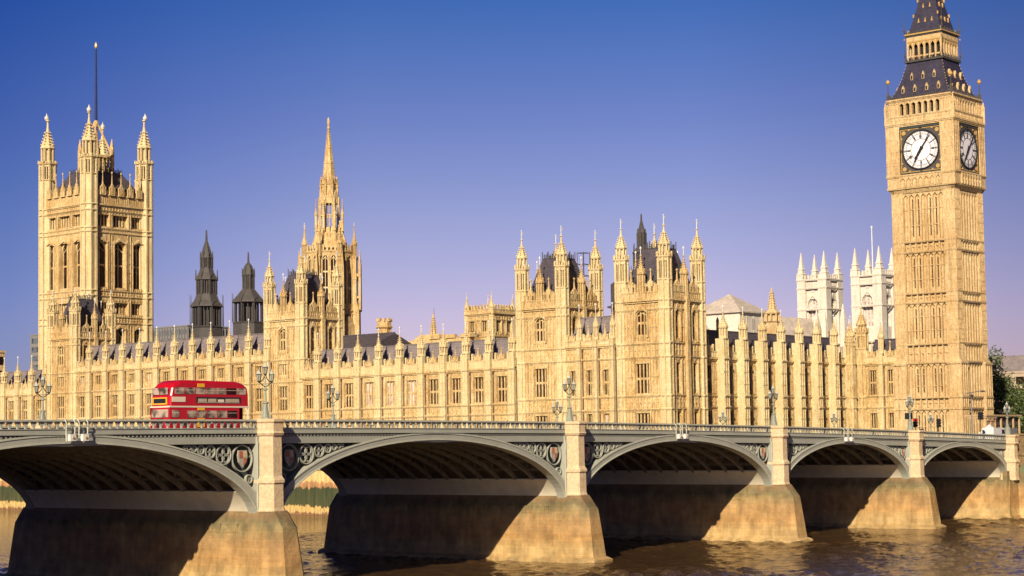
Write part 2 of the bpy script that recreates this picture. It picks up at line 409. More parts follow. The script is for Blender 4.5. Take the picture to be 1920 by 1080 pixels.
def pinnacle_mesh(r, hs, hp, st=STONE, pole=1.6, open_=True):
    def mk():
        b = MB(); b.use(st)
        b.lathe([(r*1.15, 0), (r*1.15, 0.25), (r, 0.4), (r*0.62 if open_ else r, 0.45), (r*0.62 if open_ else r, hs-0.5), (r, hs-0.4)])
        if open_:
            for i in range(8):
                a = PI/8+2*PI*i/8; x, y = r*0.9*math.cos(a), r*0.9*math.sin(a); q = r*0.16
                b.box(x-q, x+q, y-q, y+q, 0.3, hs-0.2)
        b.lathe([(r*1.25, hs-0.4), (r*1.35, hs-0.1), (r*1.05, hs)])
        for i in range(8):   # little gables round the foot of the spirelet
            a = 2*PI*i/8; c, n_ = math.cos(a), math.sin(a); rr = r*1.12; q = r*0.38
            b.add([(rr*c-q*n_, rr*n_+q*c, hs-0.1), (rr*c+q*n_, rr*n_-q*c, hs-0.1), (rr*c*0.95, rr*n_*0.95, hs+r*1.05), (r*0.5*c, r*0.5*n_, hs+r*0.5)], [(0, 1, 2), (0, 2, 3), (1, 3, 2)])
        b.lathe([(r*0.92, hs-0.05), (r*0.74, hs+hp*0.18), (r*0.34, hs+hp*0.48), (r*0.12, hs+hp*0.92), (r*0.28, hs+hp*0.95), (r*0.28, hs+hp*0.99), (0.04, hs+hp*1.04)])
        crockets(b, r*0.80, r*0.16, hs+hp*0.1, hs+hp*0.8, 8, 5, max(0.06, r*0.10))
        if pole:
            b.use(WHITE); b.tube((0, 0, hs+hp), (0, 0, hs+hp+pole), 0.06, 0.05, 5)
            b.lathe([(0.05, hs+hp+pole*0.65), (0.17, hs+hp+pole*0.75), (0.17, hs+hp+pole*0.85), (0.05, hs+hp+pole*0.95)], n=6)
        return b.mesh('pinnacle')
    return cached(('pin', r, hs, hp, st.name, pole, open_), mk)
def turret_mesh(r, z0, zc, zg, zu, zs, zt, pole, st=STONE, strings=(), spire=1.0):
    # plain shaft z0..zc, open stage zc..zg, gallery, small open stage zg..zu, ogee spire to zt, pole
    def mk():
        b = MB(); b.use(st)
        b.lathe([(r, z0), (r, zc)])
        for i in range(8):
            a = PI/8+2*PI*i/8; x, y = r*0.98*math.cos(a), r*0.98*math.sin(a); q = r*0.11
            b.box(x-q, x+q, y-q, y+q, z0, zg)
        for z in strings: b.lathe([(r*1.02, z-0.3), (r*1.16, z-0.1), (r*1.16, z+0.1), (r*1.0, z+0.3)])
        b.lathe([(r*1.02, zc-0.2), (r*1.14, zc), (r*0.98, zc+0.2)])
        b.lathe([(r*0.62, zc), (r*0.62, zg)])
        for i in range(8):
            a = 2*PI*i/8; x, y = r*0.86*math.cos(a), r*0.86*math.sin(a); q = r*0.06
            b.box(x-q, x+q, y-q, y+q, zc+0.1, zg-0.1)
        b.lathe([(r*0.98, zg-0.7), (r*1.0, zg-0.35), (r*1.22, zg), (r*1.22, zg+0.12), (r*0.9, zg+0.2)])
        for i in range(8):
            a = PI/8+2*PI*i/8; x, y = r*1.12*math.cos(a), r*1.12*math.sin(a); q = r*0.09
            b.box(x-q, x+q, y-q, y+q, zg+0.1, zg+0.95)
            a = 2*PI*i/8; x, y = r*1.02*math.cos(a), r*1.02*math.sin(a); q = r*0.12
            b.box(x-q, x+q, y-q, y+q, zg+0.1, zg+0.65)
        b.lathe([(r*0.5, zg), (r*0.5, zu)])
        for i in range(8):
            a = PI/8+2*PI*i/8; x, y = r*0.72*math.cos(a), r*0.72*math.sin(a); q = r*0.10
            b.box(x-q, x+q, y-q, y+q, zg+0.15, zu)
        H = zt-zu
        b.lathe([(r*0.80, zu-0.25), (r*0.95, zu), (r*0.84, zu+H*0.07), (r*0.58, zu+H*0.24), (r*0.30, zu+H*0.48), (r*0.15, zu+H*0.70), (r*0.09, zu+H*0.92), (r*0.24, zu+H*0.94), (r*0.22, zu+H*0.98), (0.05, zt)])
        crockets(b, r*0.80, r*0.24, zu+H*0.08, zu+H*0.60, 8, 5, r*0.085)
        if pole:
            b.use(WHITE); b.tube((0, 0, zt-0.1), (0, 0, zt+pole), 0.07, 0.06, 5)
            b.box(-0.02, 0.42, -0.03, 0.03, zt+pole*0.62, zt+pole*0.95)
            b.lathe([(0.04, zt+pole), (0.14, zt+pole+0.12), (0.04, zt+pole+0.26)], n=6)
        return b.mesh('turret')
    return cached(('tur', r, z0, zc, zg, zu, zs, zt, pole, st.name, strings), mk)
def string(b, x0, x1, y, z, d=0.25, h=0.32):
    b.box(x0, x1, y-d, y+0.05, z-h*0.2, z+h*0.5)
    b.box(x0, x1, y-d*0.55, y+0.04, z-h*0.7, z-h*0.2-0.002)
def carved(b, x0, x1, y, z0, z1, step=0.95, d=0.16):
    n = max(1, int(round((x1-x0)/step))); s = (x1-x0)/n; h = z1-z0
    for i in range(n):
        cx = x0+(i+0.5)*s
        b.box(x0+i*s-0.06, x0+i*s+0.06, y-d, y+0.03, z0, z1)
        cz = (z0+z1)/2; q = min(s, h)*0.3
        b.add([(cx-q, y-0.004, cz), (cx, y-0.004, cz-q), (cx+q, y-0.004, cz), (cx, y-0.004, cz+q), (cx, y-d, cz)], [(0, 1, 4), (1, 2, 4), (2, 3, 4), (3, 0, 4)])
def ribs(b, x0, x1, y, z0, z1, step=0.8, d=0.17, wd=0.12):
    n = max(1, int(round((x1-x0)/step))); s = (x1-x0)/n
    for i in range(n+1):
        x = x0+i*s; b.box(x-wd/2, x+wd/2, y-d, y+0.02, z0, z1)
    nz = max(1, int((z1-z0)/2.2)); hz = (z1-z0)/nz
    for j in range(nz):
        t = z0+(j+1)*hz
        for i in range(n):   # blind cusped head at the top of every panel
            a = x0+i*s; q = min(0.4, s*0.5)
            b.prism([(a, t), (a, t-q), (a+s/2, t-0.06)], y-d*0.8, y+0.01)
            b.prism([(a+s, t), (a+s/2, t-0.06), (a+s, t-q)], y-d*0.8, y+0.01)
def merlons(b, x0, x1, y, z0, z1, d=0.3, wd=0.45, gap=0.5):
    n = max(1, int((x1-x0)/(wd+gap))); s = (x1-x0)/n
    for i in range(n):
        x = x0+(i+0.5)*s
        b.box(x-wd/2, x+wd/2, y, y+d, z0, z1)
        b.prism([(x-wd/2-0.06, z1), (x+wd/2+0.06, z1), (x, z1+0.3)], y-0.05, y+d+0.05)
def gable_mesh(w_, h, fin, st=STONE):
    def mk():
        b = MB(); b.use(st)
        b.prism([(-w_/2, 0), (w_/2, 0), (w_/2, h*0.45), (w_*0.30, h*0.5), (w_*0.26, h*0.8), (0, h), (-w_*0.26, h*0.8), (-w_*0.30, h*0.5), (-w_/2, h*0.45)], -0.15, 0.3)
        b.box(-0.28, 0.28, -0.22, -0.14, h*0.12, h*0.6)
        b.lathe([(0.24, h*0.9), (0.20, h), (0.07, h+fin*0.75), (0.2, h+fin*0.8), (0.2, h+fin*0.88), (0.03, h+fin)], 0, 0.1, 6)
        for s in (-1, 1): b.box(s*w_/2-0.1, s*w_/2+0.1, -0.16, 0.25, 0, h*0.62+0.3)
        return b.mesh('gable')
    return cached(('gab', w_, h, fin, st.name), mk)
def buttress_mesh(bw, d, z0, zc, ztop, strings, st=STONE, tall=0.0):
    def mk():
        b = MB(); b.use(st)
        b.box(-bw/2, bw/2, 0.05, d+0.1, z0, ztop)
        for s in (-1, 1):
            b.box(s*(bw/2-0.08)-0.08, s*(bw/2-0.08)+0.08, -0.06, 0.06, z0, ztop)
        b.box(-0.07, 0.07, -0.05, 0.06, z0, ztop)
        for z in strings: string(b, -bw/2-0.10, bw/2+0.10, 0.0, z, 0.22)
        zz = [z0]+sorted(strings)+[ztop]
        for a, c in zip(zz, zz[1:]):
            n = max(1, int((c-a)/2.0)); hh = (c-a)/n
            for k in range(n): b.prism([(-bw/2, a+(k+1)*hh-0.32), (0, a+(k+1)*hh-0.02), (bw/2, a+(k+1)*hh-0.32), (bw/2, a+(k+1)*hh-0.02), (-bw/2, a+(k+1)*hh-0.02)][::-1], -0.04, 0.05)
        return b.mesh('buttress')
    return cached(('but', bw, d, z0, zc, ztop, tuple(strings), st.name), mk)
def roof_crest(b, x0, x1, y, z, h=0.9, step=0.45):
    n = max(1, int((x1-x0)/step)); s = (x1-x0)/n
    b.box(x0, x1, y-0.05, y+0.05, z, z+0.12)
    for i in range(n+1): b.box(x0+i*s-0.06, x0+i*s+0.06, y-0.05, y+0.05, z, z+h*(1.25 if i % 3 == 0 else 0.8))

def wing(name, label, loc, th, nb, bay, D, z0, cornice, par, strings, carv, wins, roofz, pin, group=None,
         bw=1.45, rec=0.75, first=True, st=STONE, roofmat=SLATE, rooftop=None, gab=(1.55, 1.15, 1.2), butoff=0.0, pipe=True, eave_off=0.95, reveal=0.5, endwalls=True):
    L = nb*bay
    root = thing(name, label, 'building', loc, th, group)
    b = MB(); holes = []
    for k in range(nb):
        cx = k*bay+(bay-bw)/2
        for (a, c, w_, nl, tr) in wins: holes.append((cx-w_/2, cx+w_/2, a, c))
    b.wall(0, L, z0, cornice, rec, holes, reveal)
    b.box(0, L, rec+reveal+0.25, rec+reveal+0.45, z0, cornice)          # inner leaf
    for xe in ((0.02, L-0.02) if endwalls else ()): b.box(xe-0.02, xe+0.02, rec, D, z0, cornice)
    b.box(0, L, D-0.3, D, z0, cornice)
    for z in strings: string(b, 0, L, rec, z)
    string(b, 0, L, rec, cornice, 0.4, 0.5)
    for (a, c) in carv:
        for k in range(nb): carved(b, k*bay+0.1, (k+1)*bay-bw-0.1, rec, a, c)
    for k in range(nb):
        cx = k*bay+(bay-bw)/2
        for (a, c, w_, nl, tr) in wins:
            for s in (-1, 1):
                xa, xb = (k*bay+0.08, cx-w_/2-0.12) if s < 0 else (cx+w_/2+0.12, (k+1)*bay-bw-0.08)
                ribs(b, xa, xb, rec, a-0.1, c+0.25, 0.55)
            carved(b, cx-w_/2, cx+w_/2, rec, c+0.28, c+0.95, w_/nl, 0.12)
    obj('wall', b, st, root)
    b = MB()
    b.box(0, L, rec-0.12, rec+0.25, cornice+0.2, par-0.9)
    string(b, 0, L, rec-0.12, par-0.95, 0.12, 0.2)
    for k in range(nb):
        ribs(b, k*bay, (k+1)*bay-bw, rec-0.12, cornice+0.3, par-1.0, 0.6, 0.07)
        cx = k*bay+(bay-bw)/2; g = gab[0]/2+0.15
        merlons(b, k*bay+0.1, cx-g, rec-0.1, par-0.9, par+0.1, 0.3, 0.32, 0.55)
        merlons(b, cx+g, (k+1)*bay-bw-0.1, rec-0.1, par-0.9, par+0.1, 0.3, 0.32, 0.55)
    obj('parapet', b, STONE_PALE, root)
    gm = gable_mesh(*gab, st)
    bm_ = buttress_mesh(bw, rec, z0, cornice, pin[0], tuple(strings)+(cornice,), STONE_PALE)
    pm = pinnacle_mesh(0.72*min(1, bw/1.3), pin[1]-pin[0], pin[2]-pin[1], STONE_PALE, pin[3])
    for k in range(nb):
        cx = k*bay+(bay-bw)/2
        put('gable', gm, root, (cx, rec-0.12, par-0.95))
        for (a, c, w_, nl, tr) in wins:
            gl = BLIND if random.random() < 0.10 else GLASS
            put('window', window_mesh(w_, c-a, nl, tr, False, gl, st), root, (cx, rec+reveal, a))
    for k in range(0 if first else 1, nb+1):
        x = k*bay-bw/2
        bt = put('buttress', bm_, root, (x, butoff, 0))
        put('pinnacle', pm, bt, (0, 0.55, pin[0]-0.05))
        if pipe:
            p = cached(('pipe', z0, cornice), lambda: (lambda q: (q.box(-0.07, 0.07, -0.07, 0.07, z0, cornice-0.3), q.box(-0.16, 0.16, -0.14, 0.12, cornice-0.9, cornice-0.35), q.mesh('drainpipe', PINE))[2])(MB()))
            put('drainpipe', p, root, (k*bay+0.12, rec-0.12, 0))
    ye, yr = rec+eave_off, D/2
    b = MB()
    yr = rec+4.0; roofz -= 0.6
    b.prismz([(0, ye), (L, ye), (L, D-ye), (0, D-ye)], cornice+0.4, roofz, [(0, yr), (L, yr), (L, D-yr), (0, D-yr)])
    b.box(0, L, yr-0.12, yr+0.12, roofz-0.05, roofz+0.14)
    obj('roof', b, roofmat, root)
    b = MB(); b.box(0, L, rec+0.26, ye+0.05, cornice+0.25, cornice+0.35); b.box(0, L, D-ye-0.05, D, cornice+0.25, cornice+0.35); obj('gutter', b, LEAD, root)
    return root

def face_frames(hx, hy):   # (offset x, offset y, theta, half width): east, north, west, south
    return [(-hx, 0, -PI/2, hy), (0, -hy, 0, hx), (hx, 0, PI/2, hy), (0, hy, PI, hx)]
def pavilion(name, label, cx, cy, hx, hy, z0, cornice, par, strings, carv, wins, tur, roof, group=None, st=STONE, midpin=None, turr=1.17, ribstep=0.62, reveal=0.45, nwin=1, wside=0, midbut=False):
    root = thing(name, label, 'tower', (cx, cy, 0), 0, group)
    b = MB()
    wx, wy = hx-turr*0.45, hy-turr*0.45
    for fi, (ox, oy, th, hw) in enumerate(face_frames(wx, wy)):
        b.at(ox, oy, th)
        inn = hw-turr*0.5
        fw_ = wins if fi in (0, 2) or not wside else wside
        nwn = nwin if fi in (0, 2) else (nwin if not wside else 2)
        holes = []; cs = []
        for k in range(nwn):
            c_ = -inn+(k+0.5)*2*inn/nwn; cs.append(c_)
            for (a, c, w_, nl, tr, ar) in fw_: holes.append((c_-w_/2, c_+w_/2, a, c))
        b.wall(-hw, hw, z0, cornice, 0, holes, reveal)
        b.box(-hw+reveal+0.4, hw-reveal-0.4, reveal+0.3, reveal+0.4, z0, cornice)
        for z in strings: string(b, -hw, hw, 0, z)
        string(b, -hw, hw, 0, cornice, 0.5, 0.6); string(b, -hw, hw, 0, cornice-1.5, 0.25, 0.35)
        carved(b, -inn, inn, 0, cornice-1.35, cornice-0.25)
        for (a, c) in carv: carved(b, -inn, inn, 0, a, c)
        zz = [z0]+sorted(list(strings)+[cornice-1.6])
        edges = [-inn+turr*0.3]+sum([[c_-1.6*(fw_[0][2]/2.4)-0.15, c_+1.6*(fw_[0][2]/2.4)+0.15] for c_ in cs], [])+[inn-turr*0.3]
        for a, c in zip(zz, zz[1:]):
            if c-a < 2.5: continue
            for i in range(0, len(edges), 2):
                if edges[i+1]-edges[i] > 0.4: ribs(b, edges[i], edges[i+1], 0, a+0.3, c-0.3, ribstep)
        for c_ in cs:
            for (a, c, w_, nl, tr, ar) in fw_:
                q = 0.16
                for s in (-1, 1): b.box(c_+s*(w_/2+q)-q*0.8, c_+s*(w_/2+q)+q*0.8, -0.28, 0.03, a-0.5, c+0.4)
                carved(b, c_-w_/2, c_+w_/2, 0, c+0.35, c+1.0, w_/nl, 0.15) if not ar else None
                if ar:
                    b.prism([(c_-w_/2-0.4, c-0.4), (c_-w_/2-0.1, c-0.4), (c_, c+0.5), (c_+w_/2+0.1, c-0.4), (c_+w_/2+0.4, c-0.4), (c_, c+1.25)], -0.3, 0.02)
                carved(b, c_-w_/2-0.2, c_+w_/2+0.2, 0, a-0.95, a-0.25, 0.7, 0.2)
        if midbut and fi in (0, 1, 2, 3) and nwn > 1:
            for k in range(1, nwn): x = -inn+k*2*inn/nwn; b.box(x-0.45, x+0.45, -0.7, 0.05, z0, cornice+0.3)
    b.tf = None
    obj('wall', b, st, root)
    b = MB()
    for (ox, oy, th, hw) in face_frames(wx, wy):
        b.at(ox, oy, th)
        b.box(-hw+turr*0.6, hw-turr*0.6, -0.25, 0.2, cornice+0.3, par-0.9)
        ribs(b, -hw+turr, hw-turr, -0.25, cornice+0.5, par-1.0, 0.6, 0.08)
        string(b, -hw+turr*0.7, hw-turr*0.7, -0.25, par-0.95, 0.12, 0.2)
        merlons(b, -hw+turr*1.2, hw-turr*1.2, -0.25, par-0.9, par)
    obj('parapet', b, st, root)
    tm = turret_mesh(turr, *tur, st=STONE_PALE if st == STONE else st, strings=tuple(strings)+(cornice, cornice-1.5))
    for sx in (-1, 1):
        for sy in (-1, 1): put('turret', tm, root, (sx*(hx-turr), sy*(hy-turr), 0))
    for fi, (ox, oy, th, hw) in enumerate(face_frames(wx, wy)):
        c, s = math.cos(th), math.sin(th)
        P = lambda x, y, z: (ox+x*c-y*s, oy+x*s+y*c, z)
        inn = hw-turr*0.5
        fw_ = wins if fi in (0, 2) or not wside else wside
        nwn = nwin if fi in (0, 2) else (nwin if not wside else 2)
        for k in range(nwn):
            c_ = -inn+(k+0.5)*2*inn/nwn
            for (a, cc, w_, nl, tr, ar) in fw_: put('window', window_mesh(w_, cc-a, nl, tr, ar, GLASS, st), root, P(c_, reveal, a), th)
        if midpin:
            put('pinnacle', pinnacle_mesh(0.66, midpin[0], midpin[1], st, 1.6), root, P(0, 0.1, cornice+0.3), th)
            for q in (-0.45, 0.45): put('gable', gable_mesh(1.9, 2.4, 1.9, st), root, P(q*inn, -0.1, par-1.2), th)
    if roof:   # (z base, z top, half inset, top half, lantern?)
        zb, zt, ins, toph = roof
        b = MB(); ax, ay = hx-ins, hy-ins
        b.taper((-ax, ax, -ay, ay, cornice+0.2), (-ax+0.2, ax-0.2, -ay+0.2, ay-0.2, zb))
        b.taper((-ax+0.2, ax-0.2, -ay+0.2, ay-0.2, zb), (-ax*toph, ax*toph, -ay*toph, ay*toph, zt))
        r_ = obj('roof', b, LEAD, root)
        b = MB()
        for (ox, oy, th, hw) in face_frames(ax*toph, ay*toph): b.at(ox, oy, th); roof_crest(b, -hw, hw, 0, zt, 1.1)
        obj('roof_crest', b, DARKIRON, r_); b = MB()
        for (ox, oy, th, hw) in face_frames(ax+0.1, ay+0.1): b.at(ox, oy, th); roof_crest(b, -hw, hw, 0, zb-0.6, 0.9, 0.6)
        obj('eave_railing', b, DARKIRON, r_)
    return root
# ---------------------------------------------------------------- ground, water, river wall
import numpy as np
def water():
    rs = np.random.RandomState(4)
    x0, x1, y0, y1, st = -205.0, 25.0, -85.0, 75.0, 0.4
    nx, ny = int((x1-x0)/st), int((y1-y0)/st)
    X, Y = np.meshgrid(np.linspace(x0, x1, nx), np.linspace(y0, y1, ny), indexing='ij')
    Z = np.zeros_like(X); A = np.ones_like(X)*0.75
    for k in range(7):
        a = rs.uniform(0, 2*np.pi); L_ = rs.uniform(22, 60); A += 0.16*np.sin(2*np.pi*(X*np.cos(a)+Y*np.sin(a))/L_+rs.uniform(0, 6.28))
    A = np.clip(A, 0.1, 1.6)
    WX = X+1.6*np.sin(Y/7.3+1)+1.2*np.sin((X+Y)/11.0); WY = Y+1.6*np.sin(X/8.1)+1.1*np.sin((X-Y)/9.0+2)
    for k in range(90):
        L_ = 1.0*(5.0/1.0)**rs.rand(); a = rs.normal(2.1, 0.8); amp = 0.0075*L_*rs.uniform(0.4, 1.0)/(1+0.22*L_)
        Z += amp*np.sin(2*np.pi*(WX*np.cos(a)+WY*np.sin(a))/L_+rs.uniform(0, 6.28))
    Z = A*(Z+0.6*np.abs(Z))
    m_ = np.minimum(np.minimum(X-x0, x1-X), np.minimum(Y-y0, y1-Y)); Z *= np.clip(m_/8.0, 0, 1)
    v = np.stack([X, Y, Z], -1).reshape(-1, 3)
    i = np.arange((nx-1)*ny).reshape(nx-1, ny)[:, :-1].reshape(-1)
    f = np.stack([i, i+ny, i+ny+1, i+1], -1)
    base = len(v)
    ex = [(-2500, -900), (3000, -900), (3000, 4000), (-2500, 4000), (x0, y0), (x1, y0), (x1, y1), (x0, y1)]
    v = np.concatenate([v, np.array([(a, c, 0.0) for a, c in ex])]).tolist(); f = f.tolist()
    f += [[base+q for q in t] for t in ((0, 1, 5, 4), (1, 2, 6, 5), (2, 3, 7, 6), (3, 0, 4, 7))]
    me = bpy.data.meshes.new('water'); me.from_pydata(v, [], f); me.materials.append(WATER)
    me.polygons.foreach_set('use_smooth', [True]*len(f)); me.update()
    tag(put('water', me), None, None, None, 'structure')
water()
GZ = 8.0
b = MB()
b.prismz([(-25.5, 52), (4000, 52), (4000, 3500), (-25.5, 3500)], -2, GZ)
b.prismz([(4, -600), (4000, -600), (4000, 51.99), (4, 51.99)], -2, GZ)
struct('ground', b, SOIL)
b = MB()
b.box(-26.3, -25.4, 51, 900, -1, 8.2); b.box(-26.5, -25.2, 50.8, 900, 8.2, 8.5); b.box(-26.8, -25.4, 51, 900, -1, 1.2)
b.box(-26.2, -25.6, 51, 900, 8.5, 9.5); b.box(-26.35, -25.4, 51, 900, 9.5, 9.7)
for k in range(60): y = 56+k*6.2; b.box(-26.6, -25.2, y-0.5, y+0.5, 8.5, 10.0); b.box(-26.45, -26.25, y+2.2, y+3.6, 8.65, 9.35)
tag(obj('terrace_wall', b, BANK), 'granite river wall with green weed band below the sunlit palace terrace', 'river wall')
b = MB(); b.box(-25.3, 3.9, 50.8, 51.9, -1, 9.0); b.box(3.2, 4.2, 33.9, 50.8, -1, 9.0)
tag(obj('river_wall', b, BANK), 'stone river wall turning from the bridge end toward the palace', 'river wall')

# ---------------------------------------------------------------- palace
XF = -5.47
SC = 'parliament palace buildings'
W3 = lambda a, c: (a, c, 2.1, 3, 1)
wing('palace_wing', 'long riverside wing of ten bays between the two riverfront towers', (XF, 148.0, 0), -PI/2, 10, 5.67, 16, GZ, 26.25, 28.9, (17.95, 19.78), [(18.1, 19.5)],
     [(20.2, 24.9, 2.4, 3, 1), (10.5, 16.6, 2.1, 3, 1)], 32.6, (29.4, 31.3, 34.0, 1.4), SC, first=False)
wing('palace_wing', 'taller central riverside wing behind the red bus with small upper windows', (XF, 222.65, 0), -PI/2, 11, 5.97, 17, GZ, 30.3, 32.5, (19.5, 25.75), [(26.0, 27.0)],
     [(20.0, 24.7, 2.4, 3, 1), (27.3, 29.3, 2.1, 3, 0), (10.5, 16.6, 2.1, 3, 1)], 36.9, (33.0, 35.0, 37.8, 1.6), SC, first=False)
wing('palace_wing', 'low riverside wing at the far left end with small spiky pinnacles', (XF, 233.2+12*5.5, 0), -PI/2, 12, 5.5, 16, GZ, 25.7, 28.2, (17.5, 19.3), [(17.7, 19.1)],
     [(20.0, 24.4, 2.3, 3, 1), (10.5, 16.6, 2.1, 3, 1)], 32.2, (28.8, 30.7, 33.4, 1.6), SC, first=False)
up = lambda a, c, w_=2.2: (a, c, w_, 3, 1, True)
tz = lambda d=0: (GZ, 40.2+d, 44.1+d, 46.3+d, 0, 49.8+d, 1.4)
TW = [(30.9, 35.0, 2.3, 3, 1, True), (20.8, 25.9, 3.0, 4, 1, False), (11.5, 17.4, 3.0, 4, 1, False)]
TN = [(30.2, 35.0, 1.5, 2, 1, True), (20.8, 26.0, 1.5, 2, 1, False), (11.5, 17.6, 1.5, 2, 1, False)]
def ptower(label, cy, hy, base=0, wins=TW, ws=TN, strs=(18.05, 20.38, 27.03, 29.36), cor=36.75, dz=0, carv=[(18.3, 20.1), (27.3, 29.1)], tz_=None):
    return pavilion('palace_tower', label, 0.9, cy, 6.2, hy, GZ, cor, cor+2.4, strs, carv, wins, tz_ or tz(dz), (cor+3.4, cor+9.3, 1.9, 0.52), SC,
                    midpin=(4.7+0, 2.9), wside=ws, midbut=True)
ptower('riverfront tower nearest the clock tower with four spired corner turrets', 62.95, 5.75)
lt = ptower('four turreted riverfront tower with roof scaffold beside its twin', 85.5, 5.8)
W5 = [(32.3, 36.6, 2.3, 3, 1, True), (27.2, 29.4, 2.8, 4, 0, False), (20.0, 24.9, 3.0, 4, 1, False)]
N5 = [(32.0, 36.8, 1.5, 2, 1, True), (27.2, 29.4, 1.5, 2, 0, False), (20.0, 24.9, 1.5, 2, 1, False)]
ptower('riverfront tower standing in front of the tall octagonal spire', 153.3, 5.9, wins=W5, ws=N5, strs=(19.5, 25.75, 30.3), cor=38.6, dz=1.5, carv=[(30.6, 31.4)])
ptower('riverfront tower standing before the great square flag tower', 228.1, 5.45, wins=W5, ws=N5, strs=(19.5, 25.75, 30.3), cor=38.2, tz_=(GZ, 41, 44.5, 46.4, 0, 48.6, 1.0), carv=[(30.6, 31.4)])
wing('palace_link', 'three bay stone link between the twin turreted towers', (XF, 79.75, 0), -PI/2, 3, 3.68, 13, GZ, 29.36, 31.3, (18.05, 20.38, 27.03), [(18.3, 20.1), (27.3, 29.1)],
     [(20.8, 25.2, 1.15, 2, 1), (11.5, 17.5, 1.15, 2, 1)], 35.4, (30.6, 33.2, 35.8, 1.2), SC, bw=0.8, gab=(1.4, 1.2, 1.7), first=False, endwalls=False)
wing('palace_range', 'north range of eight deep shadowed bays left of the clock tower', (6.98, 57.2, 0), 0, 8, 6.45, 15, GZ, 27.0, 29.2, (18.4, 20.4), [(18.6, 20.2)],
     [(20.9, 25.8, 1.7, 2, 1), (11.2, 17.7, 1.7, 2, 1)], 33.0, (30.6, 32.9, 35.4, 1.2), SC, bw=1.5, rec=1.7, st=STONE, roofmat=LEAD, gab=(1.3, 1.2, 1.8), first=False, eave_off=0.9)
wing('palace_annex', 'short east facing wing joined to the foot of the clock tower', (58.6, 55.3, 0), -PI/2, 2, 3.95, 12, GZ, 26.9, 29.2, (18.4, 20.65), [(18.6, 20.4)],
     [(20.9, 25.7, 1.5, 3, 1), (11.2, 17.3, 1.5, 3, 1)], 32.4, (29.0, 32.4, 35.0, 1.0), SC, bw=0.9, rec=0.5, st=STONE, roofmat=LEAD, gab=(1.4, 1.3, 1.8), first=False)
tag(put('stair_turret', turret_mesh(1.15, GZ, 30.0, 33.2, 34.8, 0, 38.2, 0.8, STONE, (18.4, 20.5, 27.0)), None, (59.9, 56.4, 0)), 'slim octagonal stair turret between north range and short annex', 'turret', SC)
tag(put('stair_turret', turret_mesh(0.85, GZ, 28.5, 31.4, 32.6, 0, 35.0, 0.6, STONE, (18.4, 20.5, 27.0)), None, (57.6, 57.9, 0)), 'smaller octagonal turret at the last bay of the north range', 'turret', SC)
# scaffold on the left twin
t = thing('roof_scaffold', 'small dark scaffold frame on the roof of the riverfront tower', 'scaffold', (3.2, 81.5, 40.5))
b = MB()
for x in (0, 1.8):
    for y in (0, 1.5): b.tube((x, y, 0), (x, y, 6.8), 0.07)
for z in (2.5, 4.6, 6.7):
    for a, c in (((0, 0), (1.8, 0)), ((0, 1.5), (1.8, 1.5)), ((0, 0), (0, 1.5)), ((1.8, 0), (1.8, 1.5))): b.tube((*a, z), (*c, z), 0.06)
obj('frame', b, DARKIRON, t)

